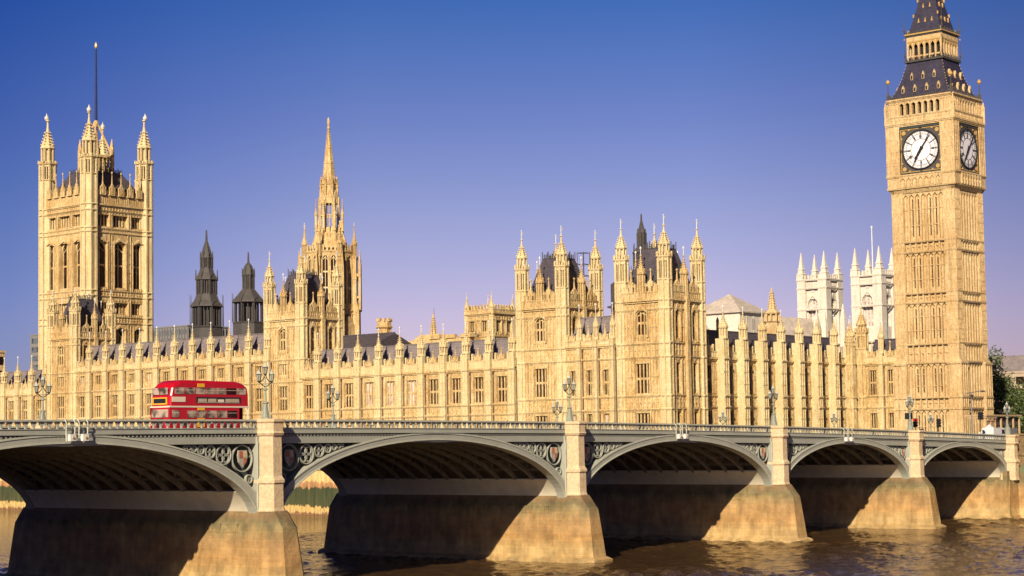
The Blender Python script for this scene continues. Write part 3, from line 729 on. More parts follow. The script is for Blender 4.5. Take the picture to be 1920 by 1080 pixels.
# ---------------------------------------------------------------- clock tower
def clock_tower():
    cx, cy = 62.9, 40.75
    hx, hy = 5.95, 6.55
    root = thing('clock_tower', 'tall stone clock tower with white dials and steep dark spire', 'clock tower', (cx, cy, 0))
    S = [(GZ, 17.84, 17.84, 19.99), (19.99, 26.67, 26.67, 30.18), (30.18, 38.2, 38.2, 40.0), (40.0, 47.95, 47.95, 49.95), (49.95, 59.4, 59.4, 59.83)]
    b = MB()
    wm = None
    for (ox, oy, th, hw) in face_frames(hx, hy):
        b.at(ox, oy, th)
        cb = hw*0.34; inn = hw-cb; st = 2*inn/7
        holes = []
        for (a, c, c2, d) in S:
            for k in (1.5, 2.5, 4.5, 5.5):
                x = -inn+st*k+st*0.0; holes.append((x-0.14, x+0.14, a+1.0, c-1.2))
        b.wall(-hw, hw, GZ, 62.9, 0.55, holes, 0.3)
        b.box(-hw+1.1, hw-1.1, 0.9, 1.0, GZ, 62.9)
        for s in (-1, 1):     # corner piers
            xa, xb = (-hw+0.01, -inn) if s < 0 else (inn, hw-0.01)
            b.box(xa, xb, 0, 0.7, GZ, 59.8)
            n = 4
            for i in range(n+1): x = xa+(xb-xa)*i/n; b.box(x-0.07, x+0.07, -0.09, 0.03, GZ, 59.8)
            for i in range(n):
                x = xa+(xb-xa)*(i+0.5)/n; w_ = (xb-xa)/n
                z = 12.0
                while z < 59:
                    b.prism([(x-w_/2, z), (x-w_/2, z-0.35), (x, z-0.05), (x+w_/2, z-0.35), (x+w_/2, z)], -0.07, 0.02); z += 1.9
        for k in range(8):
            x = -inn+st*k; b.box(x-0.14, x+0.14, 0.12, 0.6, GZ, 59.4)
        for k in range(7):
            x = -inn+st*(k+0.5)
            for (a, c, c2, d) in S:
                if k not in (1, 2, 4, 5): b.box(x-0.06, x+0.06, 0.38, 0.57, a+0.4, c-1.0)
                b.prism([(x-st/2+0.1, c-0.1), (x-st/2+0.1, c-0.9), (x, c-0.25), (x+st/2-0.1, c-0.9), (x+st/2-0.1, c-0.1)], 0.15, 0.56)
                for q in (0.33, 0.66): z = a+(c-a)*q; b.box(x-st/2+0.12, x+st/2-0.12, 0.42, 0.56, z-0.08, z+0.08)
        for (a, c, c2, d) in S[:4]:
            string(b, -hw, hw, 0.0, c2, 0.16, 0.32); string(b, -hw, hw, 0.0, d, 0.13, 0.26)
            carved(b, -inn, inn, 0.55, c2+0.25, d-0.2, st, 0.35)
            for s in (-1, 1):
                xa, xb = (-hw, -inn) if s < 0 else (inn, hw); carved(b, xa, xb, 0, c2+0.3, d-0.25, 0.6, 0.10)
        # corbelled arcade under the dials
        H = hw+0.55
        b.taper((-hw, hw, 0.0, 0.6, 59.4), (-H, H, -0.55, 0.6, 60.4)); b.box(-H+0.01, H-0.01, -0.55, 0.6, 60.4, 62.6)
        string(b, -H-0.05, H+0.05, -0.55, 60.4, 0.15, 0.3); string(b, -H-0.1, H+0.1, -0.55, 62.75, 0.25, 0.4)
        for k in range(8): x = -inn+st*k; b.box(x-0.14, x+0.14, -0.85, -0.5, 60.5, 62.6)
        for k in range(7):
            x = -inn+st*(k+0.5); b.prism([(x-st/2+0.1, 62.5), (x-st/2+0.1, 61.7), (x, 62.3), (x+st/2-0.1, 61.7), (x+st/2-0.1, 62.5)], -0.80, -0.54)
            b.box(x-0.28, x+0.28, -0.72, -0.5, 60.6, 61.4)
        # dial stage side piers
        q = 4.35
        for s in (-1, 1):
            xa, xb = (-H+0.012, -q) if s < 0 else (q, H-0.012)
            b.box(xa, xb, -0.55, 0.6, 62.9, 72.9)
            for i in range(4): x = xa+(xb-xa)*i/3; b.box(x-0.08, x+0.08, -0.64, -0.52, 62.9, 72.6)
            for z in (65.2, 67.8, 70.3): b.box(xa+0.2, xb-0.2, -0.60, -0.54, z-0.35, z+0.35)
        b.box(-q, q, -0.0, 0.6, 62.9, 72.9)
        b.box(-q, q, -0.55, 0.0, 72.3, 72.9)
        string(b, -H-0.1, H+0.1, -0.55, 72.9, 0.25, 0.5)
        b.box(-H-0.04, H+0.04, -0.5, 0.4, 72.9, 74.3); carved(b, -H+0.3, H-0.3, -0.5, 73.2, 74.1, 0.6, 0.12)
        string(b, -H-0.05, H+0.05, -0.5, 74.35, 0.15, 0.3)
        # belfry colonnade
        h2 = hw+0.15
        for k in range(8):
            x = -inn*1.02+st*1.02*k; b.box(x-0.24, x+0.24, -0.25, 0.5, 74.4, 77.1)
        for s in (-1, 1):
            xa, xb = (-h2, -inn-0.1) if s < 0 else (inn+0.1, h2); b.box(xa, xb, -0.3, 0.9, 74.4, 77.5); ribs(b, xa, xb, -0.3, 74.5, 77.0, 0.6)
        for k in range(7):
            x = -inn*1.02+st*1.02*(k+0.5); b.prism([(x-st/2, 77.2), (x-st/2, 76.4), (x, 76.95), (x+st/2, 76.4), (x+st/2, 77.2)], -0.3, 0.3)
        b.box(-h2, h2, -0.35, 0.9, 77.1, 77.7); string(b, -h2-0.1, h2+0.1, -0.3, 77.6, 0.35, 0.4)
    b.tf = None
    b.box(-hx+0.1, hx-0.1, -hy+0.1, hy-0.1, 74.2, 74.4); b.box(-hx+0.3, hx-0.3, -hy+0.3, hy-0.3, 77.15, 77.5)
    # splayed foot of the two river side corners
    for sx, sy in ((-1, -1), (1, -1), (-1, 1), (1, 1)):
        x0, y0 = sx*hx, sy*hy
        b.taper((x0-sx*2.3, x0+sx*0.55, y0-sy*2.3, y0+sy*0.55, GZ), (x0-sx*2.3, x0+sx*0.45, y0-sy*2.3, y0+sy*0.45, 26.6))
        b.taper((x0-sx*2.2, x0+sx*0.5, y0-sy*2.2, y0+sy*0.5, 26.6), (x0-sx*1.2, x0-sx*0.9, y0-sy*1.2, y0-sy*0.9, 29.0))
        for z in (17.84, 19.99, 26.4): b.taper((x0-sx*2.35, x0+sx*0.68, y0-sy*2.35, y0+sy*0.68, z-0.2), (x0-sx*2.35, x0+sx*0.68, y0-sy*2.35, y0+sy*0.68, z+0.2))
        for i in range(4):
            x = x0+sx*(0.45-i*0.85); b.box(x-0.07, x+0.07, y0+sy*0.5-0.12, y0+sy*0.5+0.12, GZ, 26.3)
            y = y0+sy*(0.45-i*0.85); b.box(x0+sx*0.5-0.12, x0+sx*0.5+0.12, y-0.07, y+0.07, GZ, 26.3)
    obj('wall', b, STONE2, root)
    b = MB(); b.box(-hx+1.2, hx-1.2, -hy+1.2, hy-1.2, 74.4, 77.15); obj('belfry_dark_core', b, BLACK, root)  # black core painted in for the dark inside of the belfry
    # dark slit windows
    b0 = MB(); b0.box(-0.14, 0.14, 0, 0.04, 0, 1)
    sm = b0.mesh('slit_window', GLASS)
    for fi, (ox, oy, th, hw) in enumerate(face_frames(hx, hy)):
        if fi > 1: continue
        c, s = math.cos(th), math.sin(th); inn = hw*0.66; st = 2*inn/7
        for (a, cc, c2, d) in S:
            for k in (1.5, 2.5, 4.5, 5.5):
                x = -inn+st*k; y = 0.80
                put('slit_window', sm, root, (ox+x*c-y*s, oy+x*s+y*c, a+1.0), th, (1, 1, cc-a-2.2))
    # corner pinnacles
    for sx in (-1, 1):
        for sy in (-1, 1):
            b = MB(); b.use(STONE2); b.lathe([(0.3, 72.9), (0.3, 75.8), (0.38, 75.9), (0.08, 77.4)], n=6)
            put('pinnacle', b.mesh('pinnacle'), root, (sx*(hx+0.55), sy*(hy+0.55), 0))
            b = MB(); b.use(DARKIRON); b.tube((0, 0, 77.6), (0, 0, 82.2), 0.12, 0.06); b.lathe([(0.35, 77.6), (0.35, 78.8), (0.1, 79.4)], n=6)
            b.use(GOLD); b.lathe([(0.05, 80.9), (0.42, 81.3), (0.36, 81.6), (0.05, 82.0)], n=8); b.box(-0.5, 0.5, -0.05, 0.05, 81.25, 81.4)
            put('gilded_finial', b.mesh('finial'), root, (sx*(hx+0.1), sy*(hy+0.1), 0))
    # dials
    def dial():
        R_ = 3.72
        D = MB(); D.use(DIAL)
        n = 64
        D.prism([(R_*math.cos(2*PI*i/n), R_*math.sin(2*PI*i/n)) for i in range(n)], -0.05, 0.05)
        return D.mesh('dial')
    def ringm(r0, r1, y0, y1, mt, n=64):
        D = MB(); D.use(mt); P = lambda r: [(r*math.cos(2*PI*i/n), r*math.sin(2*PI*i/n)) for i in range(n+1)]
        D.band(P(r0), P(r1), y0, y1); return D
    NUM = ['XII', 'I', 'II', 'III', 'IV', 'V', 'VI', 'VII', 'VIII', 'IX', 'X', 'XI']
    def tracery():
        D = ringm(3.62, 3.85, -0.25, 0.0, BLACK)
        for r0, r1 in ((3.0, 3.05), (2.05, 2.13)):
            E_ = ringm(r0, r1, -0.10, -0.052, DARKIRON); k = len(D.v); D.use(DARKIRON)
            D.v += E_.v; D.f += [[i+k for i in f] for f in E_.f]; D.m += [D.cur]*len(E_.f)
        def seg(r0, r1, a, wd, y=-0.11):
            c, s = math.sin(a), math.cos(a)
            D.prism([(r0*c-wd*s, r0*s+wd*c), (r1*c-wd*s, r1*s+wd*c), (r1*c+wd*s, r1*s-wd*c), (r0*c+wd*s, r0*s-wd*c)], y, -0.052)
        for k in range(12): seg(2.1, 3.65, 2*PI*k/12, 0.065)
        for k in range(60):
            a = 2*PI*(k+0.5)/60; seg(3.05, 3.6, a, 0.03, -0.09)
        for k, t in enumerate(NUM):
            a0 = 2*PI*k/12; wds = {'I': 0.13, 'V': 0.26, 'X': 0.26}; tot = sum(wds[ch] for ch in t); x = -tot/2
            def ln(xa, ra, xb, rb, wd=0.045):
                def P(x_, r_): an = a0+x_/2.4; return (r_*math.sin(an), r_*math.cos(an))
                (x1, z1), (x2, z2) = P(xa, ra), P(xb, rb); dx, dz = x2-x1, z2-z1; L_ = math.hypot(dx, dz); nx, nz = -dz/L_*wd, dx/L_*wd
                D.prism([(x1+nx, z1+nz), (x2+nx, z2+nz), (x2-nx, z2-nz), (x1-nx, z1-nz)], -0.10, -0.052)
            for ch in t:
                w_ = wds[ch]
                if ch == 'I': ln(x+w_/2, 2.25, x+w_/2, 2.85)
                if ch == 'V': ln(x+0.03, 2.85, x+w_/2, 2.25); ln(x+w_-0.03, 2.85, x+w_/2, 2.25)
                if ch == 'X': ln(x+0.03, 2.85, x+w_-0.03, 2.25); ln(x+w_-0.03, 2.85, x+0.03, 2.25)
                x += w_
        return D.mesh('dial_tracery')
    def frame():
        D = MB(); q = 4.3
        D.use(GOLD)
        n = 16
        for qx in (-1, 1):
            for qz in (-1, 1):
                pts = [(qx*3.9*math.cos(PI/2*i/n), qz*3.9*math.sin(PI/2*i/n)) for i in range(n+1)]
                D.use(DARKIRON); D.prism([(qx*q, qz*0.0), (qx*q, qz*q), (0, qz*q)]+pts[::-1], -0.06, 0.0)
                D.use(GOLD)
                for (r, dx) in ((0.42, 3.5), (0.2, 2.7), (0.2, 0)):
                    if dx == 0: continue
                    D.at(qx*dx if dx == 3.5 else qx*4.0, 0, 0, qz*3.5 if dx == 3.5 else qz*2.4)
                    D.prism([(r*math.cos(2*PI*i/10), r*math.sin(2*PI*i/10)) for i in range(10)], -0.2, -0.05)
                D.at(qx*2.4, 0, 0, qz*4.0); D.prism([(0.2*math.cos(2*PI*i/10), 0.2*math.sin(2*PI*i/10)) for i in range(10)], -0.2, -0.05); D.tf = None
                D.prism([(qx*4.08, 0.3*qz), (qx*4.22, 0.3*qz), (qx*4.22, qz*4.22), (qx*0.3, qz*4.22), (qx*0.3, qz*4.08), (qx*4.08, qz*4.08)], -0.14, -0.04)
        D.use(IRONDK); D.box(-q-0.25, q+0.25, -0.30, 0.0, q, q+0.45); D.box(-q-0.25, q+0.25, -0.30, 0.0, -q-0.35, -q)
        D.use(BLACK)
        for s in (-1, 1): D.box(s*(q+0.12)-0.13, s*(q+0.12)+0.13, -0.3, 0.0, -q, q)
        D.use(GOLD)
        for s in (-1, 1):
            for i in range(24): z = -q+0.2+i*0.36; D.box(s*(q+0.42)-0.11, s*(q+0.42)+0.11, -0.42, -0.1, z, z+0.2)
        D.use(STONE2)
        for s in (-1, 1): D.box(s*(q+0.42)-0.18, s*(q+0.42)+0.18, -0.36, 0.05, -q-0.4, q+0.5)
        return D.mesh('dial_frame')
    def hand(L_, wd, a, tail, y):
        D = MB(); D.use(BLACK); c, s = math.sin(a), math.cos(a)
        P = lambda r, o: (r*c+o*s, r*s-o*c)
        D.prism([P(-tail, wd*1.3), P(0, wd), P(L_*0.72, wd*0.75), P(L_, 0.02), P(L_, -0.02), P(L_*0.72, -wd*0.75), P(0, -wd), P(-tail, -wd*1.3)], y-0.05, y)
        if wd > 0.15: D.prism([P(L_*0.7, 0.34), P(L_*0.95, 0.0), P(L_*0.7, -0.34), P(L_*0.55, 0.0)], y-0.06, y+0.01)
        return D.mesh('clock_hand')
    dm, tm, fm = dial(), tracery(), frame()
    mh, hh = hand(3.45, 0.15, rad(37), 0.9, -0.28), hand(2.5, 0.28, rad(213), 0.6, -0.2)
    for fi, (ox, oy, th, hw) in enumerate(face_frames(hx, hy)):
        c, s = math.cos(th), math.sin(th); P = lambda y: (ox-y*s, oy+y*c, 67.55)
        d = put('clock_dial', dm, root, P(-0.12), th)
        put('dial_tracery', tm, d); put('minute_hand', mh, d); put('hour_hand', hh, d)
        put('dial_frame', fm, root, P(-0.08), th)
    # roofs and lantern
    b = MB(); b.use(CROOF)
    b.sq([(6.15, 77.75), (5.95, 78.3), (5.2, 79.8), (4.4, 82.0), (3.75, 84.6), (3.6, 85.3)], ax=0.96, ay=1.03)
    r1_ = obj('lower_roof', b, CROOF, root)
    b = MB(); b.use(GOLD)
    for (ox, oy, th, hw) in face_frames(6.1*0.96, 6.1*1.03):
        b.at(ox, oy, th); q_ = MB().at(ox, oy, th); q_.use(DARKIRON); q_.box(-hw-0.15, hw+0.15, -0.3, 0.1, 77.7, 77.95); roof_crest(q_, -hw, hw, -0.15, 77.95, 0.7, 0.4)
        q_.use(GOLD); q_.box(-hw-0.1, hw+0.1, -0.34, -0.28, 77.72, 77.9); obj('roof_crest', q_, None, r1_)
        b_ = b
        for row, (z, hh_, y) in enumerate(((79.0, 4, 0.35), (81.6, 3, 1.5))):
            for k in range(hh_):
                x = (k-(hh_-1)/2)*2.5*(1 if row == 0 else 0.95)
                q = cached('lucarne', lambda: (lambda g: (g.use(STONE2), g.prism([(-0.27, 0), (0.27, 0), (0.27, 0.8), (0, 1.5), (-0.27, 0.8)], -0.02, 0.45), g.use(BLACK), g.box(-0.17, 0.17, -0.05, -0.021, 0.1, 0.85), g.mesh('lucarne'))[-1])(MB()))
                c_, s_ = math.cos(th), math.sin(th); put('lucarne', q, r1_, (ox+x*c_-y*s_, oy+x*s_+y*c_, z), th)
        for z0_, h0, z1_, h1 in ((78.3, 0, 79.8, 0), (79.8, 0, 82.0, 0)): pass
    b.tf = None; b.use(GOLD)
    prof = [(6.15, 77.75), (5.2, 79.8), (4.4, 82.0), (3.6, 85.3)]
    for sx in (-1, 1):
        for sy in (-1, 1):
            for (h0, z0_), (h1, z1_) in zip(prof, prof[1:]):
                n = max(2, int((z1_-z0_)/0.55))
                for i in range(n):
                    t_ = i/n; h_ = h0+(h1-h0)*t_; z = z0_+(z1_-z0_)*t_; x, y = sx*h_*0.96, sy*h_*1.03; b.box(x-0.06, x+0.06, y-0.06, y+0.06, z, z+0.16)
    put('gilded_crockets', b.mesh('gilded_crockets'), r1_)
    b = MB(); b.use(STONE2)
    for (ox, oy, th, hw) in face_frames(3.45*0.96, 3.45*1.03):
        b.at(ox, oy, th); b.use(DARKIRON); b.box(-hw-0.5, hw+0.5, -0.55, 0.3, 85.2, 85.5); roof_crest(b, -hw-0.4, hw+0.4, -0.45, 85.5, 0.7, 0.4)
        b.use(STONE2)
        n = 6
        for k in range(n+1): x = -hw+2*hw*k/n; b.box(x-0.17, x+0.17, -0.15, 0.2, 85.5, 89.8)
        b.use(GOLD); b.box(-hw, hw, -0.22, 0.1, 89.1, 89.4)
        for k in range(n): x = -hw+2*hw*(k+0.5)/n; b.prism([(x-0.4, 89.1), (x-0.4, 88.3), (x, 88.9), (x+0.4, 88.3), (x+0.4, 89.1)], -0.14, 0.1)
        b.use(STONE2); b.box(-hw, hw, -0.1, 0.15, 86.2, 86.5); b.box(-hw-0.1, hw+0.1, -0.2, 0.3, 89.4, 90.3)
        b.use(DARKIRON); b.taper((-hw-0.2, hw+0.2, -0.25, 0.3, 90.2), (-hw-0.5, hw+0.5, -0.5, 0.3, 90.8))
        b.use(GOLD); b.box(-hw-0.5, hw+0.5, -0.54, -0.5, 90.55, 90.8); b.use(DARKIRON); roof_crest(b, -hw-0.4, hw+0.4, -0.4, 90.8, 0.6, 0.4)
    b.tf = None; b.use(BLACK); b.box(-2.5, 2.5, -2.6, 2.6, 85.4, 90.3)  # black box puts the darkness behind the lantern posts into the colour
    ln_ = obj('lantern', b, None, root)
    for sx in (-1, 1):
        for sy in (-1, 1):
            b = MB(); b.use(DARKIRON)
            for z in (86, 91): b.tube((0, 0, z-0.5), (0, 0, z+4.3), 0.09, 0.04); b.lathe([(0.1, z+0.2), (0.22, z+0.6), (0.1, z+1.2)], n=6)
            b.use(GOLD); b.lathe([(0.04, 89.6), (0.18, 89.8), (0.04, 90.0)], n=6)
            put('corner_finial', b.mesh('corner_finial'), ln_, (sx*3.8, sy*4.0, 0))
    b = MB(); b.use(CROOF)
    b.sq([(3.35, 90.8), (3.15, 91.5), (2.1, 95.8), (1.2, 100.2), (0.75, 103.0), (0.3, 105.5)], ax=0.96, ay=1.03)
    b.use(GOLD); b.lathe([(0.35, 105.4), (0.5, 105.9), (0.12, 106.6), (0.06, 110.2), (0.4, 110.5), (0.06, 110.9)], n=6)
    for (h0, z0_) in ((3.3, 91.0), (2.5, 94.2), (1.85, 97.2)):
        for sx in (-1, 1):
            for sy in (-1, 1): b.box(sx*h0*0.96-0.12, sx*h0*0.96+0.12, sy*h0*1.03-0.12, sy*h0*1.03+0.12, z0_, z0_+0.6)
    for (ox, oy, th, hw) in face_frames(2.9*0.96, 2.9*1.03):
        b.at(ox, oy, th)
        for k in (-1, 0, 1): b.use(GOLD); b.prism([(k*1.4-0.2, 93), (k*1.4+0.2, 93), (k*1.4, 93.9)], 0.05, 0.5)
        for k in (-0.5, 0.5): b.prism([(k*1.4-0.2, 96), (k*1.4+0.2, 96), (k*1.4, 96.9)], 0.8, 1.2)
    b.tf = None
    obj('upper_roof', b, None, root)
    return root
clock_tower()

# ---------------------------------------------------------------- great square tower with flagpole
def square_tower():
    ST = [(55.4, 67.4, 3.7, 2, 1, True), (71.6, 74.7, 5.2, 5, 0, False), (48.4, 51.4, 5.2, 5, 0, False), (32.0, 44.4, 3.2, 2, 1, True)]
    root = pavilion('great_square_tower', 'huge square stone tower with four corner turrets and a flagpole', 43.5, 279.05, 11.25, 11.25, GZ, 77.2, 81.0, (30, 46.0, 47.6, 53.0, 54.4, 69.9, 71.0, 75.6), [(46.3, 47.4), (53.2, 54.2), (78.0, 79.6)],
                    ST, (GZ, 85.2, 89.6, 94.0, 0, 102.0, 0), (82.5, 87.0, 3.4, 0.62), None, turr=2.15, nwin=3, ribstep=0.9, reveal=1.1, midbut=False)
    root['category'] = 'tower'
    gm = gable_mesh(1.6, 3.2, 3.4)
    for (ox, oy, th, hw) in face_frames(10.9, 10.9):
        c, s = math.cos(th), math.sin(th)
        for k in range(5):
            x = (k-2)*3.0; put('gable', gm, root, (ox+x*c, oy+x*s, 79.8), th)
    fin = MB(); fin.use(ABBEY); fin.lathe([(0.15, 101.6), (0.55, 102.0), (0.6, 102.6), (0.2, 103.0), (0.05, 103.7)], n=8)
    b = MB(); b.use(STONE)
    for sx in (-1, 1):
        for sy in (-1, 1):
            fm = put('crown_finial', fin.mesh('crown_finial') if 'cf' not in CACHE else CACHE['cf'], root, (sx*9.3, sy*9.3, 0)); CACHE['cf'] = fm.data
            b.box(sx*3.0-0.45, sx*3.0+0.45, sy*3.0-0.45, sy*3.0+0.45, 85, 93.5)
            b.lathe([(0.5, 93.4), (0.6, 93.8), (0.1, 96.6)], sx*3.0, sy*3.0, 6)
            for i in range(6):
                t0, t1 = i/6, (i+1)/6; r0, r1 = 3.0*(1-t0)+0.25, 3.0*(1-t1)+0.25
                b.tube((sx*r0, sy*r0, 91.5+9.5*t0), (sx*r1, sy*r1, 91.5+9.5*t1), 0.36-0.12*t0)
    b.box(-3.3, 3.3, -3.3, 3.3, 85.5, 87.2); b.sq([(3.3, 91.3), (3.2, 92.0)])
    for (ox, oy, th, hw) in face_frames(3.0, 3.0):
        b.at(ox, oy, th)
        for k in (-1, 0, 1): b.box(k*1.3-0.15, k*1.3+0.15, -0.15, 0.15, 87, 91.4)
    b.tf = None
    b.lathe([(0.7, 100), (0.8, 101), (0.25, 102)], n=8)
    obj('flagpole_crown', b, STONE, root)
    b = MB(); b.use(plain('blue_painted_pole', (0.03, 0.035, 0.10), 0.4, 0.1)); b.tube((0, 0, 100), (0, 0, 121.8), 0.42, 0.20, 8); b.use(GOLD); b.lathe([(0.25, 121.6), (0.45, 122.1), (0.3, 122.8), (0.08, 123.3)], n=8)
    obj('flagpole', b, None, root)
square_tower()

# ---------------------------------------------------------------- octagonal central spire
def central_spire():
    root = thing('octagonal_spire_tower', 'pale octagonal stone tower with open lantern and needle spire', 'tower', (67.0, 213.2, 0))
    R0 = 6.7
    b = MB(); b.use(STONE)
    sp_ = [k*PI/4+PI/8 for k in range(8)]
    wm = window_mesh(1.4, 12.2, 2, 2, True)
    for k in range(8):
        th = k*PI/4; ap = R0*math.cos(PI/8); hw = R0*math.sin(PI/8)
        c, s = math.cos(th), math.sin(th)
        b.at(ap*s, -ap*c, th)
        b.wall(-hw, hw, 30, 61.9, 0, [(-1.75, -0.35, 48.6, 60.8), (0.35, 1.75, 48.6, 60.8)], 0.5)
        for z in (38, 46.8, 61.9): string(b, -hw, hw, 0, z, 0.25, 0.4)
        ribs(b, -hw+0.3, hw-0.3, 0, 39, 46, 0.7); merlons(b, -hw+0.5, hw-0.5, -0.2, 62.1, 63.4)
        b.prism([(-2.0, 40), (2.0, 40), (2.0, 43.0), (0, 45.8), (-2.0, 43.0)], -0.5, 0.05)
        for q in (-1.05, 1.05): put('window', wm, root, ((ap-0.5)*s+q*c, -(ap-0.5)*c+q*s, 48.6), th)
    b.tf = None
    b.lathe([(R0*0.93, 62.0), (5.2, 63.0), (3.1, 67.6), (2.8, 68.4)])
    for k in range(8):
        a = sp_[k]; c, s = math.cos(a), math.sin(a)
        b.at(0, 0, a)
        b.box(R0-0.7, R0+1.5, -0.55, 0.55, 30, 47); b.taper((R0-0.7, R0+1.5, -0.55, 0.55, 47), (R0-0.7, R0+0.9, -0.5, 0.5, 49))
        b.box(R0-0.7, R0+0.8, -0.48, 0.48, 49, 60.5)
        for z in (47, 55, 60.5): b.box(R0-0.8, R0+0.95, -0.58, 0.58, z-0.15, z+0.15)
        b.box(R0+1.35, R0+1.95, -0.35, 0.35, 47, 57.5); b.box(R0+0.7, R0+1.4, -0.16, 0.16, 55.6, 56.4); b.box(R0+0.7, R0+1.4, -0.16, 0.16, 50, 50.6); b.sq([(0.34, 57.5), (0.3, 58.4), (0.04, 62.4)], R0+1.65, 0)
        b.taper((3.8, 5.8, -0.2, 0.2, 60.8), (2.6, 3.4, -0.16, 0.16, 68.2))      # flying rib
    b.tf = None
    obj('wall', b, STONE, root)
    pm = pinnacle_mesh(0.62, 3.6, 4.6, STONE, 0.8); pm2 = pinnacle_mesh(0.5, 2.6, 3.4, STONE, 0.0)
    for k in range(8):
        a = sp_[k]; put('pinnacle', pm, root, ((R0+0.15)*math.cos(a), (R0+0.15)*math.sin(a), 60.5))
        put('pinnacle', pinnacle_mesh(0.34, 4.6, 3.6, STONE, 0.0, False), root, (3.65*math.cos(a), 3.65*math.sin(a), 67.4))
        a2 = a+PI/8; put('pinnacle', pinnacle_mesh(0.28, 3.8, 2.6, STONE, 0.0, False), root, (2.3*math.cos(a), 2.3*math.sin(a), 75.4))
        put('lucarne', gable_mesh(1.5, 2.4, 1.6), root, (3.5*math.cos(a2), 3.5*math.sin(a2), 65.0), a2+PI/2)
    b = MB(); b.use(STONE)
    b.lathe([(2.9, 66.5), (2.9, 68.2)])
    for k in range(8):
        a = sp_[k]; x, y = 2.5*math.cos(a), 2.5*math.sin(a); b.at(x, y, a); b.box(-0.25, 0.4, -0.26, 0.26, 68, 76.2); b.box(0.35, 1.2, -0.1, 0.1, 68, 70.2)
        a = k*PI/4; b.at(2.3*math.cos(a), 2.3*math.sin(a), a+PI/2)
        b.box(-0.08, 0.08, -0.1, 0.1, 68, 74.6); b.box(-0.85, 0.85, -0.12, 0.12, 71.4, 71.7); b.box(-0.85, 0.85, -0.12, 0.12, 74.6, 76.2)
        b.prism([(-0.85, 76), (0.85, 76), (0, 77.9)], -0.15, 0.15)
    b.tf = None
    b.lathe([(2.6, 76.0), (2.7, 76.3), (2.1, 76.6), (2.0, 79.9), (2.15, 80.2), (1.75, 80.6)])
    for k in range(8):
        a = k*PI/4; b.at(1.9*math.cos(a), 1.9*math.sin(a), a+PI/2); b.box(-0.28, 0.28, -0.1, 0.16, 77, 79.2); b.prism([(-0.7, 79.6), (0.7, 79.6), (0, 81.6)], -0.16, 0.2)
    b.tf = None
    obj('lantern', b, STONE, root)
    b = MB(); b.use(STONE)
    b.lathe([(1.75, 80.4), (1.25, 85.0), (1.38, 85.15), (1.38, 85.4), (1.2, 85.5), (0.80, 89.0), (0.93, 89.15), (0.9, 89.4), (0.74, 89.5), (0.25, 94.0), (0.45, 94.15), (0.42, 94.5), (0.25, 94.9), (0.4, 95.8), (0.28, 96.6), (0.05, 97.2)])
    crockets(b, 1.7, 0.3, 80.6, 93.8, 8, 22, 0.10)
    obj('spire', b, STONE, root)
central_spire()

# ---------------------------------------------------------------- dark iron ventilation towers
def louvre_stage(b, r0, z0, r1, z1, n=8, fins=3, core=0.82):
    b.lathe([(r0*core, z0), (r1*core, z1)], n=n)
    for k in range(n):
        a0, a1 = PI/n+2*PI*k/n, PI/n+2*PI*(k+1)/n
        for j in range(fins):
            t = j/fins; x0 = r0*(math.cos(a0)*(1-t)+math.cos(a1)*t); y0 = r0*(math.sin(a0)*(1-t)+math.sin(a1)*t)
            q = 0.22 if j == 0 else 0.11
            b.taper((x0-q, x0+q, y0-q, y0+q, z0), (x0*r1/r0-q, x0*r1/r0+q, y0*r1/r0-q, y0*r1/r0+q, z1))
def vent(label, x, y, segs, poles, k_=0.84):
    segs = [(nm, (d_[0]*k_, d_[1], d_[2]*k_, *d_[3:]) if nm == 'louvre_stage' else [(r*k_, z) for r, z in d_]) for nm, d_ in segs]; poles = [(r*k_, z, h) for r, z, h in poles]
    root = thing('ventilation_tower', label, 'tower', (x, y, 0), 0, 'dark iron ventilation towers')
    for nm, data in segs:
        b = MB()
        if nm == 'louvre_stage': louvre_stage(b, *data)
        else: b.lathe(data)
        if nm == 'roof_tier':
            for k in range(8):
                a = PI/8+2*PI*k/8
                for (ra, za), (rb, zb) in zip(data, data[1:]): b.tube((ra*math.cos(a), ra*math.sin(a), za), (rb*math.cos(a), rb*math.sin(a), zb), 0.1)
        obj(nm, b, DARKIRON, root)
    for r, z, h in poles:
        b = MB(); b.tube((0, 0, 0), (0, 0, h), 0.1, 0.05, 5); pm = b.mesh('pole', DARKIRON)
        for k in range(8): a = PI/8+2*PI*k/8; put('pole', pm, root, (r*math.cos(a), r*math.sin(a), z))
    return root
vent('taller dark three tiered iron tower beside the great square tower', 28, 215.5,
     [('base', [(4.6, 24), (4.6, 41.2), (4.9, 41.5), (4.0, 41.8)]), ('louvre_stage', (4.0, 41.7, 4.0, 46.5, 8, 3, 0.7)), ('roof_tier', [(4.9, 46.4), (4.6, 46.9), (3.6, 47.9), (2.9, 49.4), (2.8, 49.6)]),
      ('louvre_stage', (2.8, 49.4, 2.8, 53.0, 8, 3)), ('roof_tier', [(3.35, 52.9), (3.2, 53.2), (2.2, 54.6), (1.7, 55.9), (1.6, 56.0)]), ('louvre_stage', (1.6, 55.8, 1.6, 58.2, 8, 2)), ('roof_tier', [(1.95, 58.2), (1.6, 58.9), (0.9, 60.8), (0.25, 62.4), (0.08, 65.0)])],
     [(4.95, 41.7, 7.6), (3.3, 52.8, 2.6), (1.9, 58.0, 1.8)])
